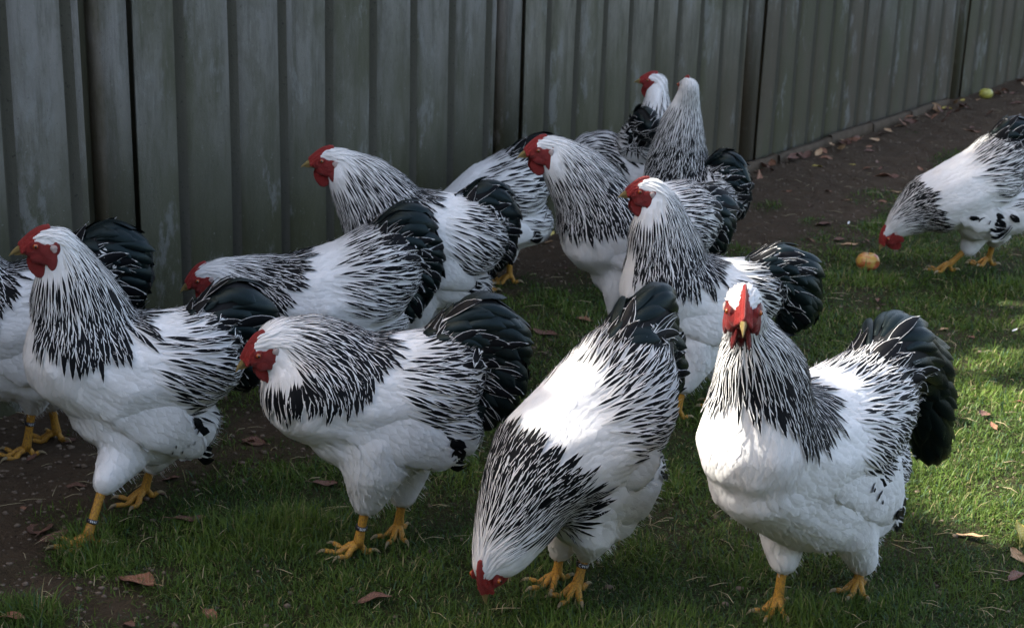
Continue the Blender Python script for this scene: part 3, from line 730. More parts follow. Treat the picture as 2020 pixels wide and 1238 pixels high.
    for p, n_ in scatter(Vt, tm, .023, rr):
        dist = np.linalg.norm(p-rootp)
        if dist > sp.get('lace', .105)*rr.uniform(.7, 1.05) or rr.random() < .3: continue
        away = (p-rootp)/dist
        F4.add(p, n_, away+back*.4+g*.2+np.array([rr.gauss(0, .12) for _ in range(3)]), rr.uniform(.085, .125), rr.uniform(.022, .034), prof_lance, 8, (rr.uniform(.90, .95), .0, rr.random()*.6, .55), .006, rr.uniform(.012, .020), .3, rr.uniform(.5, .7), .1, 3, (0, 0, -1))
    F4.build('laced_coverts', M['feather'], to)
    # dark spots on the fluff behind the thigh
    if sp.get('spots'):
        for (x, y, *z_) in sp['spots']:
            z_ = z_[0] if z_ else 1.0
            d = ray(x, y); hits = [b_.ray_cast(Vector(CAM), Vector(d).normalized(), 20) for b_ in [bvh]+wingbvh]; hits = [q_ for q_ in hits if q_[0] is not None]
            if not hits: continue
            hit = min(hits, key=lambda q_: q_[3])
            F5 = Feathers(bvh, o); F5.add(hit[0], hit[1], g*.35-h*.8+np.array([rr.gauss(0, .2) for _ in range(3)]), .026*z_, .015*z_, prof_contour, 5, (1.3, 0, rr.random(), .3), .006, .010, .1, .6)
            F5.build('dark_feather', M['feather'], root, kind=None)
    # head parts
    def HMat():
        Mx = Matrix.Identity(4)
        for i in range(3):
            for j in range(3): Mx[i][j] = float(HM[j][i])*HS
            Mx[i][3] = float(hc[i]-o[i])
        return Mx
    MM = HMat()
    fo = inst('face_skin', HT_['face'], root, MM)
    inst('comb', HT_['comb'], root, MM)
    for i in (0, 1):
        inst('wattle', HT_['wattles'][i], root, MM); inst('ear_lobe', HT_['lobes'][i], root, MM)
        e = inst('eye', HT_['eyes'][i], root, MM); inst('pupil', HT_['pupils'][i], e)
    inst('dewlap', HT_['dewlap'], root, MM); bk = inst('beak', HT_['upper_beak'], root, MM); inst('lower_beak', HT_['lower_beak'], bk)
    # legs
    for (b, rb, fp_, lg) in hockpts:
        az = math.atan2(h[1], h[0]) + R(lg.get('turn', 0)); ank = fp_.copy(); ank[2] = gz(ank[0], ank[1])+.020+lg.get('lift', 0)
        make_leg(root, o, b+np.array([0, 0, 0.004]), ank, az, lg.get('band'), sc=sp.get('ls', .94))
    print('bird', sp['seed'], round(time.time()-T0, 1)); return root

def scatter(V, me, dmin, r):
    """blue-noise-like points on a triangle/quad mesh -> [(pos, normal)]"""
    n = len(me.polygons); quads = np.empty(n*4, np.int32)
    tot = np.empty(n, np.int32); me.polygons.foreach_get('loop_total', tot)
    st = np.empty(n, np.int32); me.polygons.foreach_get('loop_start', st)
    li = np.empty(len(me.loops), np.int32); me.loops.foreach_get('vertex_index', li)
    a = V[li[st]]; b = V[li[st+1]]; c = V[li[st+2]]; d = V[li[st+np.minimum(3, tot-1)]]
    nr = np.cross(c-a, d-b) ; bad = np.linalg.norm(nr, axis=1) < 1e-12; nr[bad] = np.cross(b-a, c-a)[bad]
    ar = np.linalg.norm(nr, axis=1); nrm = nr/(ar[:, None]+1e-12)
    A = ar.sum()*.5; N = int(A/(dmin*dmin)*3.2)
    g_ = np.random.default_rng(r.randrange(1 << 30)); idx = g_.choice(n, N, p=ar/ar.sum()); u = g_.random(N)[:, None]; v = g_.random(N)[:, None]
    P = (a[idx]*(1-u)+b[idx]*u)*(1-v) + (d[idx]*(1-u)+c[idx]*u)*v
    cell = {}; out = []; K = np.floor(P/dmin).astype(int).tolist(); Pl = P.tolist(); d2 = dmin*dmin
    for i in range(N):
        kx, ky, kz = K[i]; x, y, z = Pl[i]; ok = True
        for ax in (-1, 0, 1):
            for ay in (-1, 0, 1):
                for az_ in (-1, 0, 1):
                    q = cell.get((kx+ax, ky+ay, kz+az_))
                    if q:
                        for (x2, y2, z2) in q:
                            if (x-x2)**2+(y-y2)**2+(z-z2)**2 < d2: ok = False; break
                    if not ok: break
                if not ok: break
            if not ok: break
        if ok: cell.setdefault((kx, ky, kz), []).append((x, y, z)); out.append((P[i].astype(float), nrm[idx[i]].astype(float)))
    return out

BIRDS = [
 dict(seed=1, label='chicken with raised head and ringed yellow leg, in front of the bird cropped at left', phi=20, G=(235, 1010), head=(87, 483, .015), hphi=22, hpitch=4,
  neck=[(134, 530, 56, .005), (148, 590, 86), (165, 650, 104)],
  torso=[(160, 700, 116), (240, 735, 126), (320, 725, 118), (385, 700, 98)], extra=[[(300, 800, 105), (360, 830, 72)], [(230, 790, 100), (300, 850, 70)]],
  tail=[(420, 660, 78), (465, 610, 66), (490, 625, 60), (492, 680, 52), (470, 735, 36)],
  wing=[(220, 760, 62), (300, 800, 62), (360, 848, 40), (385, 868, 18)],
  legs=[dict(thigh=(250, 885, 58), hock=(208, 950, 27), foot=(172, 1062), band=('H·H', .72), turn=8), dict(thigh=(320, 870, 52), hock=(300, 915, 22), foot=(285, 975), turn=20, lat=-.06)],
  spots=[(382, 838, 1.7), (386, 850, 1.6), (378, 828, 1.4), (345, 880), (358, 890), (370, 878), (338, 892), (352, 902), (382, 872), (365, 900), (345, 915)]),
 dict(seed=3, label='front row chicken with lowered red face, thick striped neck cape and numbered black leg ring', phi=16, G=(750, 1070), head=(522, 690, .02), hphi=24, hpitch=24,
  neck=[(562, 690, 66), (618, 708, 92), (655, 735, 108)],
  torso=[(628, 765, 118), (715, 775, 122), (800, 765, 116), (860, 740, 96)], extra=[[(780, 830, 105), (870, 830, 80), (905, 860, 45)], [(690, 830, 95), (760, 870, 90)]],
  tail=[(895, 700, 84), (945, 650, 76), (985, 670, 64), (988, 740, 58), (955, 800, 46)],
  wing=[(680, 790, 70), (770, 820, 72), (850, 865, 44), (880, 885, 20)],
  legs=[dict(thigh=(740, 905, 78), hock=(725, 985, 34), foot=(706, 1080), band=('B38', .62), turn=0), dict(thigh=(800, 905, 62), hock=(795, 975, 28), foot=(786, 1040), turn=60, lat=-.055)],
  spots=[(885, 872, 1.8), (893, 886, 1.8), (888, 896, 1.4), (848, 922), (856, 928), (852, 948), (842, 952), (895, 905)]),
 dict(seed=2, label='chicken with head stretched low behind the front row, white back and raised black tail', phi=12, G=(660, 805), head=(405, 548), hpitch=20, far=0,
  neck=[(440, 548, 40), (490, 560, 58), (540, 575, 76)],
  torso=[(575, 590, 88), (640, 585, 102), (710, 560, 100), (750, 525, 86)], extra=[[(680, 620, 80), (760, 620, 50)]],
  tail=[(772, 500, 74), (800, 455, 62), (820, 490, 56), (822, 545, 48), (795, 595, 42)],
  wing=[(600, 610, 50), (660, 630, 52), (715, 650, 30), (735, 660, 14)],
  legs=[dict(thigh=(640, 680, 50), hock=(635, 725, 22), foot=(620, 815)), dict(thigh=(700, 680, 50), hock=(705, 720, 22), foot=(700, 790), lat=-.055)]),
 dict(seed=8, label='chicken with raised finely striped neck against the fence, behind the low headed bird', phi=12, G=(830, 760), head=(647, 318), hpitch=2, hs=1.05,
  neck=[(685, 340, 44), (718, 370, 66), (752, 415, 84)],
  torso=[(775, 455, 92), (840, 470, 98), (900, 470, 92), (930, 460, 74)], extra=[[(850, 530, 80), (920, 560, 50)]],
  tail=[(935, 440, 68), (960, 405, 56), (978, 430, 50), (975, 485, 44), (955, 520, 26)],
  wing=[(800, 480, 52), (850, 500, 52), (900, 530, 32), (920, 545, 15)],
  legs=[dict(thigh=(820, 600, 45), hock=(815, 650, 20), foot=(805, 765)), dict(thigh=(870, 600, 45), hock=(875, 650, 20), foot=(870, 745), lat=-.055)]),
 dict(seed=9, far=1, label='mostly hidden chicken, only arched saddle and black tail showing between two raised heads', phi=5, G=(960, 565), head=(835, 520), hpitch=40, hs=.95,
  neck=[(850, 490, 34), (880, 450, 48)],
  torso=[(915, 420, 62), (965, 395, 78), (1010, 370, 74)], extra=[[(990, 430, 70), (1045, 440, 46)]],
  tail=[(1040, 330, 60), (1065, 305, 50), (1095, 305, 46), (1075, 350, 34)], wing=[(940, 420, 42), (990, 440, 40), (1030, 448, 22), (1045, 450, 12)],
  legs=[dict(thigh=(960, 470, 36), hock=(962, 510, 16), foot=(962, 570)), dict(thigh=(1000, 470, 36), hock=(1005, 505, 16), foot=(1005, 555), lat=-.05)]),
 dict(seed=7, label='middle chicken with raised head, wide striped cape over broad white breast, by the yellow leaf', phi=18, G=(1240, 740), head=(1069, 296), hpitch=6, hs=1.05,
  neck=[(1108, 318, 46), (1142, 352, 64), (1172, 395, 76)],
  torso=[(1192, 452, 94), (1250, 465, 98), (1310, 450, 92), (1345, 430, 76)], extra=[[(1230, 520, 72), (1300, 530, 70)]],
  tail=[(1360, 430, 62), (1385, 415, 54), (1405, 425, 50), (1400, 465, 38)],
  wing=[(1195, 470, 52), (1250, 490, 52), (1300, 515, 30)],
  legs=[dict(thigh=(1232, 560, 52), hock=(1225, 620, 26), foot=(1215, 745)), dict(thigh=(1290, 560, 50), hock=(1290, 620, 22), foot=(1290, 730), lat=-.055)]),
 dict(seed=12, far=1, depth=1, label='farthest chicken at the fence, red face in profile above the white back of a pecker', phi=-50, G=(1275, 513), head=(1287, 161, .12), hphi=-8, hpitch=-4, hs=.95,
  neck=[(1295, 190, 26, .10), (1296, 225, 36, .08), (1290, 260, 48, .05)],
  torso=[(1285, 300, 54, .04), (1272, 310, 58, -.03), (1262, 285, 48, -.10)],
  tail=[(1262, 260, 34, -.15), (1270, 238, 30, -.18), (1278, 250, 28, -.20)],
  legs=[dict(thigh=(1262, 370, 26), hock=(1262, 410, 14), foot=(1262, 515)), dict(thigh=(1295, 370, 26), hock=(1295, 410, 14), foot=(1295, 500))]),
 dict(seed=11, far=1, label='pecking chicken with ruffled black and white neck and bare white back, behind the middle bird', phi=-5, G=(1250, 525), head=(1125, 345), hpitch=40, hs=.9,
  neck=[(1140, 320, 28), (1165, 298, 38), (1190, 300, 44)],
  torso=[(1222, 330, 50), (1262, 345, 56), (1300, 350, 54)], tail=[(1340, 330, 36), (1360, 310, 32), (1370, 330, 28)], extra=[[(1280, 390, 45), (1310, 395, 35)]],
  legs=[dict(thigh=(1265, 410, 26), hock=(1260, 440, 14), foot=(1250, 530)), dict(thigh=(1300, 410, 26), hock=(1300, 440, 14), foot=(1300, 515), lat=-.045)], saddle=.7),
 dict(seed=10, label='tall chicken seen from behind its white head, long striped neck stretched upright', phi=-22, G=(1360, 570), head=(1355, 172), hphi=-80, hpitch=2, hs=1.0,
  neck=[(1353, 208, 29), (1342, 260, 46), (1336, 315, 62)],
  torso=[(1332, 375, 72), (1365, 400, 76), (1400, 395, 66)], tail=[(1420, 360, 50), (1432, 335, 42), (1446, 360, 36), (1442, 400, 34)], extra=[[(1370, 440, 60), (1400, 450, 44)]],
  wing=[(1340, 390, 40), (1380, 405, 40), (1410, 420, 20)],
  legs=[dict(thigh=(1350, 470, 34), hock=(1350, 500, 17), foot=(1348, 580)), dict(thigh=(1390, 470, 34), hock=(1392, 500, 17), foot=(1392, 562), lat=-.05)], hackL=.9),
 dict(seed=6, label='chicken with upright neck and glossy black tail directly behind the sunlit red-faced bird', phi=14, G=(1370, 810), head=(1269, 378), hpitch=2, hs=1.0,
  neck=[(1300, 412, 44), (1303, 460, 64), (1314, 512, 80)],
  torso=[(1312, 570, 94), (1375, 588, 90), (1435, 588, 82), (1475, 575, 68)], extra=[[(1370, 660, 66), (1430, 640, 66)]],
  tail=[(1495, 560, 60), (1538, 528, 52), (1570, 545, 56), (1575, 595, 52), (1560, 625, 34)],
  wing=[(1330, 590, 56), (1380, 610, 56), (1430, 630, 30)],
  legs=[dict(thigh=(1372, 700, 50), hock=(1350, 755, 24), foot=(1335, 822)), dict(thigh=(1420, 700, 50), hock=(1425, 750, 22), foot=(1430, 800), lat=-.055)]),
 dict(seed=13, label='chicken pecking near a fallen apple at the right edge, cropped by the frame', phi=6, G=(1905, 545), head=(1755, 462), hphi=14, hpitch=52, hs=.98,
  neck=[(1778, 440, 30), (1805, 418, 44), (1835, 398, 58)],
  torso=[(1862, 394, 66), (1905, 376, 72), (1945, 352, 70), (1968, 320, 58)], extra=[[(1930, 425, 52), (1990, 410, 56), (2020, 400, 40)]],
  tail=[(1978, 306, 50), (1998, 270, 44), (2014, 300, 44), (2006, 350, 38)], hackL=.8,
  wing=[(1885, 400, 40), (1920, 412, 36), (1942, 420, 24)], prim=8, spots=[(1912, 428, 1.5), (1930, 434, 1.6), (1950, 438, 1.6), (1970, 434, 1.6), (1992, 424, 1.6)],
  legs=[dict(thigh=(1925, 458, 32), hock=(1912, 488, 18), foot=(1868, 532), turn=0), dict(thigh=(1970, 452, 32), hock=(1962, 472, 17), foot=(1948, 520), lat=-.05)]),
 dict(seed=20, label='chicken cropped by the left edge, white flank, orange legs and drooping black tail showing', phi=10, G=(75, 893), head=(-115, 455), hpitch=4,
  neck=[(-90, 500, 55), (-70, 550, 80), (-50, 590, 98)],
  torso=[(-35, 625, 108), (30, 635, 116), (95, 615, 112), (145, 580, 92)], extra=[[(20, 700, 95), (110, 700, 70)]],
  tail=[(180, 530, 78), (215, 488, 62), (242, 500, 58), (248, 550, 50), (245, 580, 34)],
  wing=[(0, 655, 58), (60, 680, 58), (120, 710, 36)],
  legs=[dict(thigh=(70, 750, 50), hock=(66, 795, 26), foot=(52, 888), band=('HH', .45), turn=10), dict(thigh=(110, 750, 45), hock=(100, 790, 24), foot=(112, 858), turn=-25, lat=-.055)]),
 dict(seed=4, label='front chicken bending down to peck, head at the grass, sunlit spot on white shoulder', phi=42, G=(1125, 1168), hs=1.16, head=(964, 1116), hphi=62, hpitch=76, hroll=0,
  neck=[(996, 1074, 70), (1022, 1016, 92), (1050, 950, 107)],
  torso=[(1085, 900, 118), (1150, 860, 136), (1205, 800, 130), (1232, 735, 104)], extra=[[(1150, 940, 115), (1210, 950, 95), (1240, 930, 72)], [(1150, 1000, 80), (1190, 1000, 76)]],
  tail=[(1245, 690, 86), (1268, 640, 66), (1288, 602, 46), (1296, 660, 52), (1308, 740, 46)], lace=.10,
  wing=[(1120, 860, 66), (1185, 880, 60)], prim=0,
  legs=[dict(thigh=(1175, 1045, 52), hock=(1158, 1085, 26), foot=(1138, 1158), band=('C·H·H', .45), turn=20), dict(thigh=(1115, 1050, 48), hock=(1106, 1085, 24), foot=(1098, 1135), lat=-.055)],
  tsx=.85, spots=[(1298, 930), (1304, 938)], hackL=1.0, front=0, hackmax=.90, saddle=.24),
 dict(seed=5, label='sunlit chicken facing the camera with bright red comb and wattles, black tail fanned behind', phi=48, G=(1610, 1185), head=(1466, 612, .045), hphi=84, hpitch=10, front=.16,
  neck=[(1474, 655, 50, -.01), (1488, 706, 80), (1502, 762, 108)],
  torso=[(1492, 870, 122), (1560, 880, 138), (1640, 850, 132), (1700, 800, 108)], tsx=.9, extra=[[(1500, 930, 110), (1600, 980, 112), (1690, 990, 84)], [(1650, 900, 120), (1710, 910, 85)]],
  tail=[(1735, 740, 90), (1765, 695, 84), (1815, 725, 66), (1825, 800, 60), (1838, 870, 44)], lace=.10,
  wing=[(1570, 900, 84), (1650, 930, 82), (1715, 985, 46)],
  legs=[dict(thigh=(1545, 1035, 62), hock=(1547, 1100, 34), foot=(1534, 1190), turn=15), dict(thigh=(1680, 1040, 58), hock=(1702, 1102, 34), foot=(1692, 1150), band=('HH', .3), lat=.06, turn=15)],
  spots=[(1718, 962, 2.2), (1730, 978, 2.2), (1764, 1015, 1.8), (1766, 1035, 1.8), (1758, 1055, 1.5), (1722, 965), (1730, 978), (1738, 990), (1765, 1010), (1768, 1030), (1762, 1045), (1735, 970)], hackL=1.15),
]
import os
only = os.environ.get('ONLY')
for sp in BIRDS:
    if only and str(sp['seed']) not in only.split(','): continue
    build_bird(sp)

# ------------------------------------------------------------------ fallen leaves, apples, litter
def leaf_mesh(name, seed, mat, elong=1.7):
    r = random.Random(seed); nu, nv = 5, 9; V = []; uv = []; curl = r.uniform(.15, .5); tw = r.uniform(-.5, .5); bend = r.uniform(-.25, .35); wv = r.uniform(0, 6)
    for i in range(nv):
        v = i/(nv-1); w_ = .5/elong*math.sin(math.pi*min(1, v*.95+.03))**.75*(1+.10*math.sin(v*19+wv)) + .004
        for j in range(nu):
            x = (j/(nu-1)*2-1); y = v-.5
            z = curl*.35*(abs(x)**1.5)*w_*2 + bend*(y*y) + .03*math.sin(v*9+x*3+wv) + tw*x*w_*y*1.5
            V.append((y, x*w_, z)); uv.append((j/(nu-1), v))
    Q = [(i*nu+j, i*nu+j+1, (i+1)*nu+j+1, (i+1)*nu+j) for i in range(nv-1) for j in range(nu-1)]
    V = np.array(V); n = len(V)
    top = V + np.array([0, 0, .006]); st, sq, s_t = tube([(-.5, 0, bend*.25), (-.62, .01, bend*.3+.02), (-.75, .03, bend*.3+.02)], [.012, .010, .009], 5)
    Q2 = [tuple(n+i for i in q[::-1]) for q in Q]
    rim = list(range(nu)) + [i*nu+nu-1 for i in range(1, nv)] + [(nv-1)*nu+j for j in range(nu-2, -1, -1)] + [i*nu for i in range(nv-2, 0, -1)]
    Q3 = [(rim[i], rim[(i+1) % len(rim)], rim[(i+1) % len(rim)]+n, rim[i]+n) for i in range(len(rim))]
    Q4 = [tuple(2*n+i for i in q) for q in sq]; T4 = [tuple(2*n+i for i in q) for q in s_t]
    VV = np.vstack([top, V, st]); me = mesh_np(name, VV, Q+Q2+Q3+Q4, T4, mat, uv=np.vstack([uv, uv, np.tile([.5, 0], (len(st), 1))]), link=False)
    mn = VV[:, 2].min(); me.vertices.foreach_set('co', (VV-np.array([0, 0, mn])).astype(np.float32).ravel()); me.update(); return me
def leafmat(name, a, b, vein):
    t = NT(name); uv = t.n('ShaderNodeUVMap').outputs[0]; s2 = t.n('ShaderNodeSeparateXYZ'); t.l(uv, s2.inputs[0]); x = t.math('ABSOLUTE', t.math('MULTIPLY_ADD', s2.outputs[0], 2.0, -1.0))
    w_ = t.n('ShaderNodeMath', operation='SINE'); t.l(t.math('SUBTRACT', t.math('MULTIPLY', s2.outputs[1], 55.0), t.math('MULTIPLY', x, 14.0)), w_.inputs[0])
    c = t.mix(t.noise(7, 5, .65), a, b); c = t.mix(t.math('MULTIPLY', t.smooth(w_.outputs[0], .8, 1), .4), c, vein); c = t.mix(t.smooth(x, .06, .02), c, vein)
    c = t.mix(t.smooth(t.noise(30, 3), .62, .7), c, (0.03, 0.018, 0.01)); t.set(color=c, rough=.6, spec=.3); t.bump(w_.outputs[0], .3, .01); return t.m
LM = [leafmat('brown_leaf', (0.12, 0.05, 0.028), (0.22, 0.10, 0.055), (0.34, 0.2, 0.12)), leafmat('tan_leaf', (0.28, 0.16, 0.08), (0.42, 0.27, 0.15), (0.5, 0.36, 0.22)),
      leafmat('dark_leaf', (0.075, 0.035, 0.025), (0.15, 0.075, 0.05), (0.17, 0.1, 0.07)), leafmat('yellow_leaf', (0.40, 0.30, 0.05), (0.52, 0.42, 0.10), (0.5, 0.45, 0.2))]
# px, py, length m, material, rotation deg, label
LEAVES = [(270, 1150, .085, 0, 160, 'russet brown curled leaf on bare soil at the lower left'), (372, 1030, .075, 2, 15, 'dark brown leaf beside the long grass tuft'),
 (1912, 1058, .058, 1, 160, 'tan oval leaf lying on sunny grass at the lower right'), (2006, 1062, .075, 3, 80, 'yellowish leaf with upright stalk at the right edge'), (2008, 1100, .055, 1, 110, 'tan leaf tucked under the yellowish leaf'),
 (2005, 1142, .06, 2, 40, 'dark leaf at the lower right edge in shade'), (1940, 828, .045, 2, 60, 'small dark crumpled leaf on grass behind the tail'), (1958, 852, .035, 0, 100, 'small russet leaf just below the crumpled dark one'),
 (2010, 802, .04, 0, 10, 'brown leaf cut by the right edge, on grass'), (1150, 635, .045, 0, 170, 'brown leaf on dim ground above the bent bird tail'), (1070, 658, .09, 2, 165, 'long dark curled leaf on dim ground between birds'),
 (1675, 487, .065, 1, 5, 'pale brown leaf above the bitten apple'), (1655, 478, .05, 2, 30, 'dark leaf beside the pale brown one above the apple'), (1768, 380, .060, 1, -5, 'tan leaf lying on soil before the cropped pecking bird'),
 (1745, 350, .10, 0, 5, 'long brown leaf on soil right of centre'), (1762, 352, .06, 2, 20, 'short dark leaf touching the long brown one'), (1550, 380, .055, 0, 0, 'small brown leaf on soil near the black tail'), (1495, 352, .08, 0, 80, 'orange brown leaf standing on edge at the fence foot'),
 (1625, 445, .065, 2, 20, 'curled dark leaf on soil above the grass'), (1600, 405, .05, 2, 70, 'dark crumpled leaf on soil left of the grass tuft'), (1628, 315, .075, 0, 10, 'brown leaf pointing along the fence foot'), (1612, 330, .045, 3, -10, 'yellow leaf below the fence edging'),
 (1678, 328, .045, 3, 10, 'yellow leaf with brown side by the fence'), (1732, 320, .05, 2, 60, 'dark leaf on soil beyond the yellow leaves'), (1715, 300, .06, 2, 30, 'dark leaf against the fence edging'), (1920, 260, .08, 0, 5, 'brown leaf on soil beside the cropped bird tail'),
 (1845, 208, .07, 2, 30, 'dark leaf heaped in the far fence corner'), (1868, 216, .06, 3, 10, 'yellow leaf in the far heap by the fence'), (1898, 198, .06, 3, 60, 'orange yellow leaf leaning beside the green apple'), (2000, 185, .06, 2, 20, 'dark leaf at the far right edge'), (2005, 207, .07, 2, 5, 'dark flat leaf on soil at the far right'),
 (1735, 235, .08, 2, 30, 'dark dry leaf at the end of the edging boards'), (1790, 225, .09, 2, 50, 'dry leaf between the edging and the heap'), (1800, 212, .08, 0, 20, 'brown leaf propped on the fence foot'), (1760, 240, .07, 2, 100, 'dark leaf under the propped brown leaf'), (1820, 222, .08, 2, 140, 'curled dark leaf in the heap by the fence'),
 (80, 1045, .08, 2, 100, 'dark leaf trodden into soil by the ringed foot'), (105, 1060, .07, 2, 30, 'dark leaf pressed under the yellow toes'), (150, 960, .05, 2, 0, 'small dark leaf behind the left leg'), (500, 875, .06, 2, 170, 'dark leaf on soil beside the breast of the front bird'),
 (640, 955, .06, 2, 10, 'dark leaf in grass in front of the thigh'), (740, 1190, .07, 2, 10, 'faint dark leaf sunk in the lower centre grass'), (1268, 992, .04, 0, 60, 'small brown leaf right of the bent bird'), (1740, 605, .03, 2, 0, 'tiny dark leaf on sunny grass below the apple'), (1730, 597, .035, 2, 80, 'dark scrap of leaf beside the tiny one'),
 (1862, 655, .03, 1, 20, 'tan scrap of leaf above the sunlit tail'), (1455, 1010, .03, 2, 0, 'dark leaf hidden behind the sunlit bird'), (20, 1225, .06, 0, 0, 'russet leaf cut by the bottom left corner'), (1085, 462, .05, 3, 90, 'bright yellow leaf standing at the fence foot between birds'), (1075, 480, .06, 1, 10, 'pale tan leaf in place of the sunlit ground patch between birds')]  # last pale leaf replaces a sunlit patch of ground
LMESH = [[leaf_mesh('fallen_leaf', 10*k+j, LM[k], 1.5+.5*j) for j in range(3)] for k in range(4)]
for i, (px, py, ln, k, rot, lab) in enumerate(LEAVES):
    if px == 1455: continue
    g_ = ground(px, py); o_ = bpy.data.objects.new('fallen_leaf', LMESH[k][i % 3]); COL.objects.link(o_)
    o_.location = (g_[0], g_[1], gz(g_[0], g_[1])+.010*float(cover(g_[0], g_[1])) - .001); o_.scale = (ln,)*3; rr_ = random.Random(i)
    o_.rotation_euler = (R(rr_.uniform(-12, 12)), R(rr_.uniform(-14, 8)), R(rot)); tag(o_, lab, 'leaf', 'fallen leaves on the ground')
    if 'upright' in lab or 'on edge' in lab or 'standing' in lab: o_.rotation_euler = (R(50), R(-25), R(rot)); o_.location[2] += .012
_r = random.Random(77)
for i in range(74):
    s_ = _r.uniform(-.1, 4.2); d_ = .09+abs(_r.gauss(0, .10 if s_ > 1.6 else .07)); p_ = wallp(s_, d_, 0); k = _r.choice([0, 2, 2, 2, 1, 0])
    o_ = bpy.data.objects.new('fallen_leaf', LMESH[k][i % 3]); COL.objects.link(o_); o_.location = (p_[0], p_[1], gz(p_[0], p_[1])+_r.uniform(.002, .02)); o_.scale = (_r.uniform(.04, .075),)*3
    o_.rotation_euler = (R(_r.uniform(-40, 40)), R(_r.uniform(-35, 35)), _r.uniform(0, 6.28)); tag(o_, ['russet', 'tan', 'dark brown'][k] + ' dry leaf in the litter drifted along the fence foot', 'leaf', ['russet', 'tan', 'dark brown'][k] + ' leaves drifted along the fence')
for i in range(46):
    for _ in range(30):
        q_ = _r.random()**1.2*6.5+2.5; p_ = np.array([_r.uniform(-1, 1)*(q_*.35), q_, 0]); dw = (p_[0]-WA[0])*WN[0]+(p_[1]-WA[1])*WN[1]
        if dw > .15 and _r.random() > float(cover(p_[0], p_[1]))*.93: break
    k = [0, 2][_r.random() < .6]; o_ = bpy.data.objects.new('fallen_leaf', LMESH[k][i % 3]); COL.objects.link(o_); o_.location = (p_[0], p_[1], gz(p_[0], p_[1])+_r.uniform(0, .006)); o_.scale = (_r.uniform(.02, .045),)*3
    o_.rotation_euler = (R(_r.uniform(-20, 20)), R(_r.uniform(-20, 20)), _r.uniform(0, 6.28)); tag(o_, ['small crumpled russet', '', 'small crumpled dark'][k] + ' leaf scrap scattered on the bare soil', 'leaf', ['russet', '', 'dark'][k] + ' leaf scraps on the bare soil')
def apple(px, py, rad, ca, cb, lab, bite):
    g_ = ground(px, py); root = empty('apple', (g_[0], g_[1], gz(g_[0], g_[1])), lab, 'apple')
    nu, nv = 28, 18; V = []
    bd = Vector((.55, -.75, -.10)).normalized()
    for i in range(nv+1):
        th = math.pi*i/nv
        for j in range(nu):
            ph = 2*math.pi*j/nu; r_ = rad*(1+.05*math.cos(2*ph)*math.sin(th)) ; dv = Vector((math.sin(th)*math.cos(ph), math.sin(th)*math.sin(ph), math.cos(th)*.86))
            dip = .26*math.exp(-(th/.33)**2)+.20*math.exp(-((math.pi-th)/.33)**2); p_ = dv*(r_*(1-dip))
            if bite:
                c_ = bd*rad*1.02; q = p_-c_
                if q.length < rad*.42: p_ = c_ + q.normalized()*rad*.42 if q.dot(bd) < 0 else p_ - bd*(rad*.34)
            V.append((p_[0], p_[1], p_[2]+rad*.80))
    Q = [(i*nu+j, (i+1)*nu+j, (i+1)*nu+(j+1) % nu, i*nu+(j+1) % nu) for i in range(nv) for j in range(nu)]
    t = NT('apple_skin'); n_ = t.noise(2.2, 4, .6); n2 = t.noise(40, 3)
    c = t.mix(t.smooth(n_, .40, .60), ca, cb); c = t.mix(t.smooth(n2, .66, .74), c, (0.55, 0.45, 0.2)); t.set(color=c, rough=.32, spec=.45)
    mesh_np('flesh', np.array(V), Q, mat=t.m, parent=root)
    Vv, Qq, Tt = tube([(0, 0, rad*1.35), (.001, .001, rad*1.62), (.004, .002, rad*1.9)], [.0016, .0014, .0018], 6); mesh_np('stalk', Vv, Qq, Tt, LM[2], parent=root)
apple(1710, 533, .040, (0.42, 0.27, 0.06), (0.34, 0.07, 0.03), 'fallen red and yellow apple with a pecked hole, on the grass', True)
apple(1944, 194, .038, (0.36, 0.34, 0.07), (0.25, 0.24, 0.05), 'greenish yellow apple lying at the foot of the fence', False)
# small fallen white breast feather
def small_feather(px, py, ln, rot, lab):
    bv = BVHTree.FromPolygons([(-9, -9, 0), (9, -9, 0), (9, 9, 0), (-9, 9, 0)], [(0, 1, 2, 3)]); g_ = ground(px, py)
    ff = Feathers(bv, (0, 0, 0)); ff.add((0, 0, 0), (0, 0, 1), (1, 0, 0), 1.0, .42, prof_contour, 7, (0, .3, .8, 1), .0, .25, .3, .9)
    o_ = ff.build('fallen_feather', M['feather'], None, kind=None); o_.location = (g_[0], g_[1], gz(g_[0], g_[1])+.016); o_.scale = (ln,)*3; o_.rotation_euler = (.2, -.1, R(rot)); tag(o_, lab, 'feather')
small_feather(1995, 662, .020, 20, 'small white feather lying on grass at the right edge')
small_feather(1672, 452, .02, 70, 'tiny white feather scrap on soil above the apple')
small_feather(300, 905, .03, 120, 'tiny pale feather on soil behind the left leg')
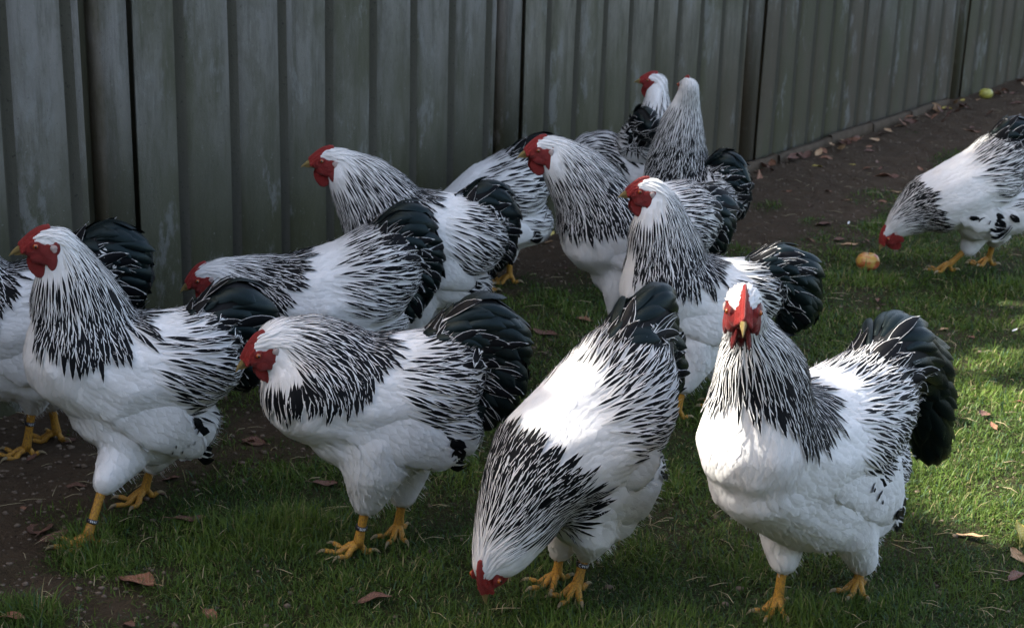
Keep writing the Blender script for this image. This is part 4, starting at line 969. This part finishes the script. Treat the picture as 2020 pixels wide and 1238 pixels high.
# twigs, straw and clods: countless small litter
def litter(name, N, seed, mat, kind):
    r = np.random.default_rng(seed); A = Acc(); n = 0
    while n < N:
        zc = r.uniform()**1.3*8+2.2; x = r.uniform(-1, 1)*(zc*.37+.4); y = zc; c = float(cover(x, y)); dw = (x-WA[0])*WN[0]+(y-WA[1])*WN[1]
        if dw < .02 or r.uniform() < c*(.93 if kind == 'clod' else .55): continue
        z = gz(x, y); n += 1
        if kind == 'clod':
            s_ = r.uniform(.0015, .007)*r.uniform(.5, 1.6); v = ICO1[0]*r.uniform(.6, 1.2, (len(ICO1[0]), 1))*s_*np.array([1, r.uniform(.6, 1), .6]); A.add(v+np.array([x, y, z+s_*.25]), (), ICO1[1].tolist())
        else:
            a = r.uniform(0, 6.28); L_ = r.uniform(.02, .07); k = r.uniform(-.4, .4); d = np.array([math.cos(a), math.sin(a), 0]); e = np.array([-d[1], d[0], 0])
            A.add(*tube([np.array([x, y, z+.012*c+.002]), np.array([x, y, z+.012*c+.005])+d*L_*.5+e*k*L_*.2, np.array([x, y, z+.010*c+.002])+d*L_], [.0009, .0008, .0004], 4))
    o_ = A.build(name, mat); tag(o_, {'clod': 'crumbs of dark soil and grit on the bare ground', 'straw': 'dry grass stalks scattered over lawn and soil'}[kind], kind='stuff')
ICO1 = ico(1)
t = NT('soil_clod'); t.set(color=t.mix(t.noise(8, 2), (0.05, 0.036, 0.025), (0.19, 0.15, 0.115)), rough=.95, spec=.1); litter('gravel', 6000, 5, t.m, 'clod')
t = NT('dry_straw'); t.set(color=(0.30, 0.25, 0.15), rough=.7, spec=.2); litter('straw', 700, 6, t.m, 'straw')

# ------------------------------------------------------------------ the tree that throws the shade (stands left, outside the frame)
def beam(px, py, rad, st):
    """a place the sun reaches -> where that ray would meet the ground"""
    dg = bpy.context.evaluated_depsgraph_get(); d = Vector(ray(px, py)).normalized()
    hit = S.ray_cast(dg, Vector(CAM), d); p = np.array(hit[1]) if hit[0] else ground(px, py)
    return (*(p - SUN*(p[2]/SUN[2]))[:2], rad, st)
BEAMS = [beam(*a) for a in [(1466, 590, .08, 1), (1466, 650, .07, 1), (1420, 720, .07, 1), (1430, 820, .10, 1), (1400, 900, .10, 1), (1480, 860, .07, 1), (1470, 980, .08, 1), (1530, 800, .05, .9), (1440, 1040, .05, .9), (1690, 700, .06, 1), (1640, 740, .05, .7), (1760, 720, .05, .7), (1740, 640, .06, 1), (1790, 640, .06, 1), (1720, 770, .06, .9), (1800, 800, .04, .8),
 (1165, 850, .06, 1), (1225, 680, .035, .9), (1240, 590, .04, 1), (1290, 640, .05, .5), (1120, 750, .03, .6), (1290, 570, .04, 1), 
 (1905, 905, .24, 1), (1990, 860, .24, 1), (1850, 960, .12, 1), (2010, 1010, .13, 1), (1640, 1215, .075, 1), (1560, 1228, .07, 1), (1960, 950, .13, 1), (1980, 1180, .04, .8), (1900, 800, .10, 1),
 (1975, 340, .05, .6), (1960, 400, .03, .5), (1900, 340, .05, .5), (8, 800, .06, .9), (1900, 700, .2, .78), (1980, 600, .2, .7), (1960, 790, .16, 1), (2000, 700, .09, 1), (1900, 1010, .13, 1), (1960, 1040, .08, .9), (1930, 560, .07, .9), (1850, 590, .05, .9), (1700, 640, .05, .8), (1780, 620, .12, .6)]]
def build_tree():
    base = np.array([-8.2, 1.6, 0]); tree = empty('shade_tree', tuple(base), 'broad leafy tree standing to the left of the chickens, outside the photograph, shading them', 'tree')
    t = NT('bark'); n_ = t.noise(12, 6, .7, t.coord('Object', (1, 1, .3))); t.set(color=t.mix(n_, (0.05, 0.04, 0.03), (0.16, 0.13, 0.10)), rough=.95); t.bump(n_, .8, .03)
    A = Acc(); r = np.random.default_rng(11)
    A.add(*tube([(-.05, 0, -.1), (0, 0, .8), (.05, .05, 2.0), (.2, .15, 3.6), (.4, .4, 5.2), (.5, .6, 6.9)], [.30, .23, .20, .17, .12, .05], 14))
    tips = []
    for i in range(16):
        a = i*2.4; z0 = 3.6+.20*i; L_ = r.uniform(2.2, 3.4); d = np.array([math.cos(a), math.sin(a), 0]); st = np.array([.15, .1, z0])
        A.add(*tube([st, st+d*L_*.35+[0, 0, .45], st+d*L_*.7+[0, 0, .9], st+d*L_+[0, 0, 1.2]], [.075, .055, .035, .012], 7))
    A.build('trunk', t.m, tree)
    n = 105000
    # crown: unseen leaf layer, shaped with gaps where sun is meant to fall
    gx = r.uniform(-4.2, 5.6, n); gy = r.uniform(0.6, 12.0, n); z = 5.4 + 1.6*r.random(n)
    X = gx + SUN[0]/SUN[2]*z; Y = gy + SUN[1]/SUN[2]*z
    op = np.zeros(n)
    soft = np.clip((gx-.85)/.5, 0, 1)*np.clip(.66 + .22*vnoise(gx, gy, 3.2, 4) + .16*vnoise(gx, gy, 11, 11), 0, .93)
    for bx, by, rad, st in BEAMS:
        f_ = st*np.clip(1.9-1.35*np.hypot(gx-bx, gy-by)/rad, 0, 1)
        if st >= .8: op = np.maximum(op, f_)
        else: soft = np.maximum(soft, np.clip(1.5*f_, 0, .9))
    k = (r.random(n) >= soft) & (op < .6)
    X, Y, z = X[k], Y[k], z[k]; n = len(X); c = np.stack([X, Y, z], -1)
    a = r.normal(0, 1, (n, 3)); a /= np.linalg.norm(a, axis=1)[:, None]; up = r.normal(0, 1, (n, 3)) + np.array([0, 0, 1.2]); b = np.cross(a, up); b /= np.linalg.norm(b, axis=1)[:, None]
    L_ = r.uniform(.06, .095, n)[:, None]; W_ = L_*.62; nn = np.cross(a, b)
    V = np.stack([c-a*L_, c+b*W_-a*L_*.1+nn*L_*.15, c+a*L_, c-b*W_-a*L_*.1+nn*L_*.15], 1).reshape(-1, 3); q = np.arange(n)*4
    t = NT('green_leaf'); t.set(color=(0.07, 0.12, 0.03), rough=.5); tr = t.n('ShaderNodeBsdfTranslucent'); tr.inputs[0].default_value = (.10, .16, .03, 1); mx = t.n('ShaderNodeMixShader'); mx.inputs[0].default_value = .3
    t.l(t.b.outputs[0], mx.inputs[1]); t.l(tr.outputs[0], mx.inputs[2]); t.l(mx.outputs[0], t.out.inputs[0])
    o_ = mesh_np('crown', V-base, np.stack([q, q+1, q+2, q+3], -1), mat=t.m, parent=tree, smooth=False); o_['kind'] = 'stuff'
build_tree()
def build_sky_blocking_hedge(x0, y0, x1, y1, ht, lab):  # unseen hedge, added to block low sky light from behind
    r = np.random.default_rng(int(abs(x0*7+y0))); L_ = math.hypot(x1-x0, y1-y0); d = np.array([(x1-x0)/L_, (y1-y0)/L_, 0]); e = np.array([-d[1], d[0], 0]); o_ = np.array([x0, y0, 0.0])
    root = empty('sky_blocking_hedge', tuple(o_), lab, 'hedge'); V = []; n = int(L_/.5)
    for i in range(n+1):
        for (a, z) in ((-.42, -.05), (-.46, ht*.5), (-.36, ht-.12), (0, ht-.02), (.36, ht-.12), (.46, ht*.5), (.42, -.05)): V.append(d*L_*i/n + e*(a+r.uniform(-.05, .05)) + np.array([0, 0, z+r.uniform(-.06, .04)*(z > 0)]))
    Q = [(i*7+j, i*7+j+1, (i+1)*7+j+1, (i+1)*7+j) for i in range(n) for j in range(6)]
    t = NT('hedge_core'); t.set(color=(0.03, 0.035, 0.015), rough=.9); mesh_np('branches', np.array(V), Q, mat=t.m, parent=root)
    k = int(L_*1500); u = r.uniform(0, L_, k); q = r.uniform(0, 1, k)*(2*ht+.9); a = np.where(q < ht, -.46, np.where(q < ht+.9, q-ht-.45, .46)); z = np.where(q < ht, q, np.where(q < ht+.9, ht, 2*ht+.9-q))
    c = d*u[:, None] + e*a[:, None] + np.stack([0*u, 0*u, z], -1) + r.normal(0, .05, (k, 3)); A = r.normal(0, 1, (k, 3)); A /= np.linalg.norm(A, axis=1)[:, None]; B = np.cross(A, r.normal(0, 1, (k, 3))); B /= np.linalg.norm(B, axis=1)[:, None]
    s_ = r.uniform(.02, .04, k)[:, None]; VV = np.stack([c-A*s_, c+B*s_*.6, c+A*s_, c-B*s_*.6], 1).reshape(-1, 3); qq = np.arange(k)*4
    t = NT('hedge_leaf'); t.set(color=t.mix(t.noise(3, 3), (0.035, 0.065, 0.02), (0.08, 0.11, 0.035)), rough=.5); mesh_np('leaves', VV, np.stack([qq, qq+1, qq+2, qq+3], -1), mat=t.m, parent=root, smooth=False)['kind'] = 'stuff'
build_sky_blocking_hedge(-9, -3.2, 7, -3.2, 3.0, 'tall clipped hedge, unseen, added behind the camera to block low sky light')
print('built', round(time.time()-T0, 1))
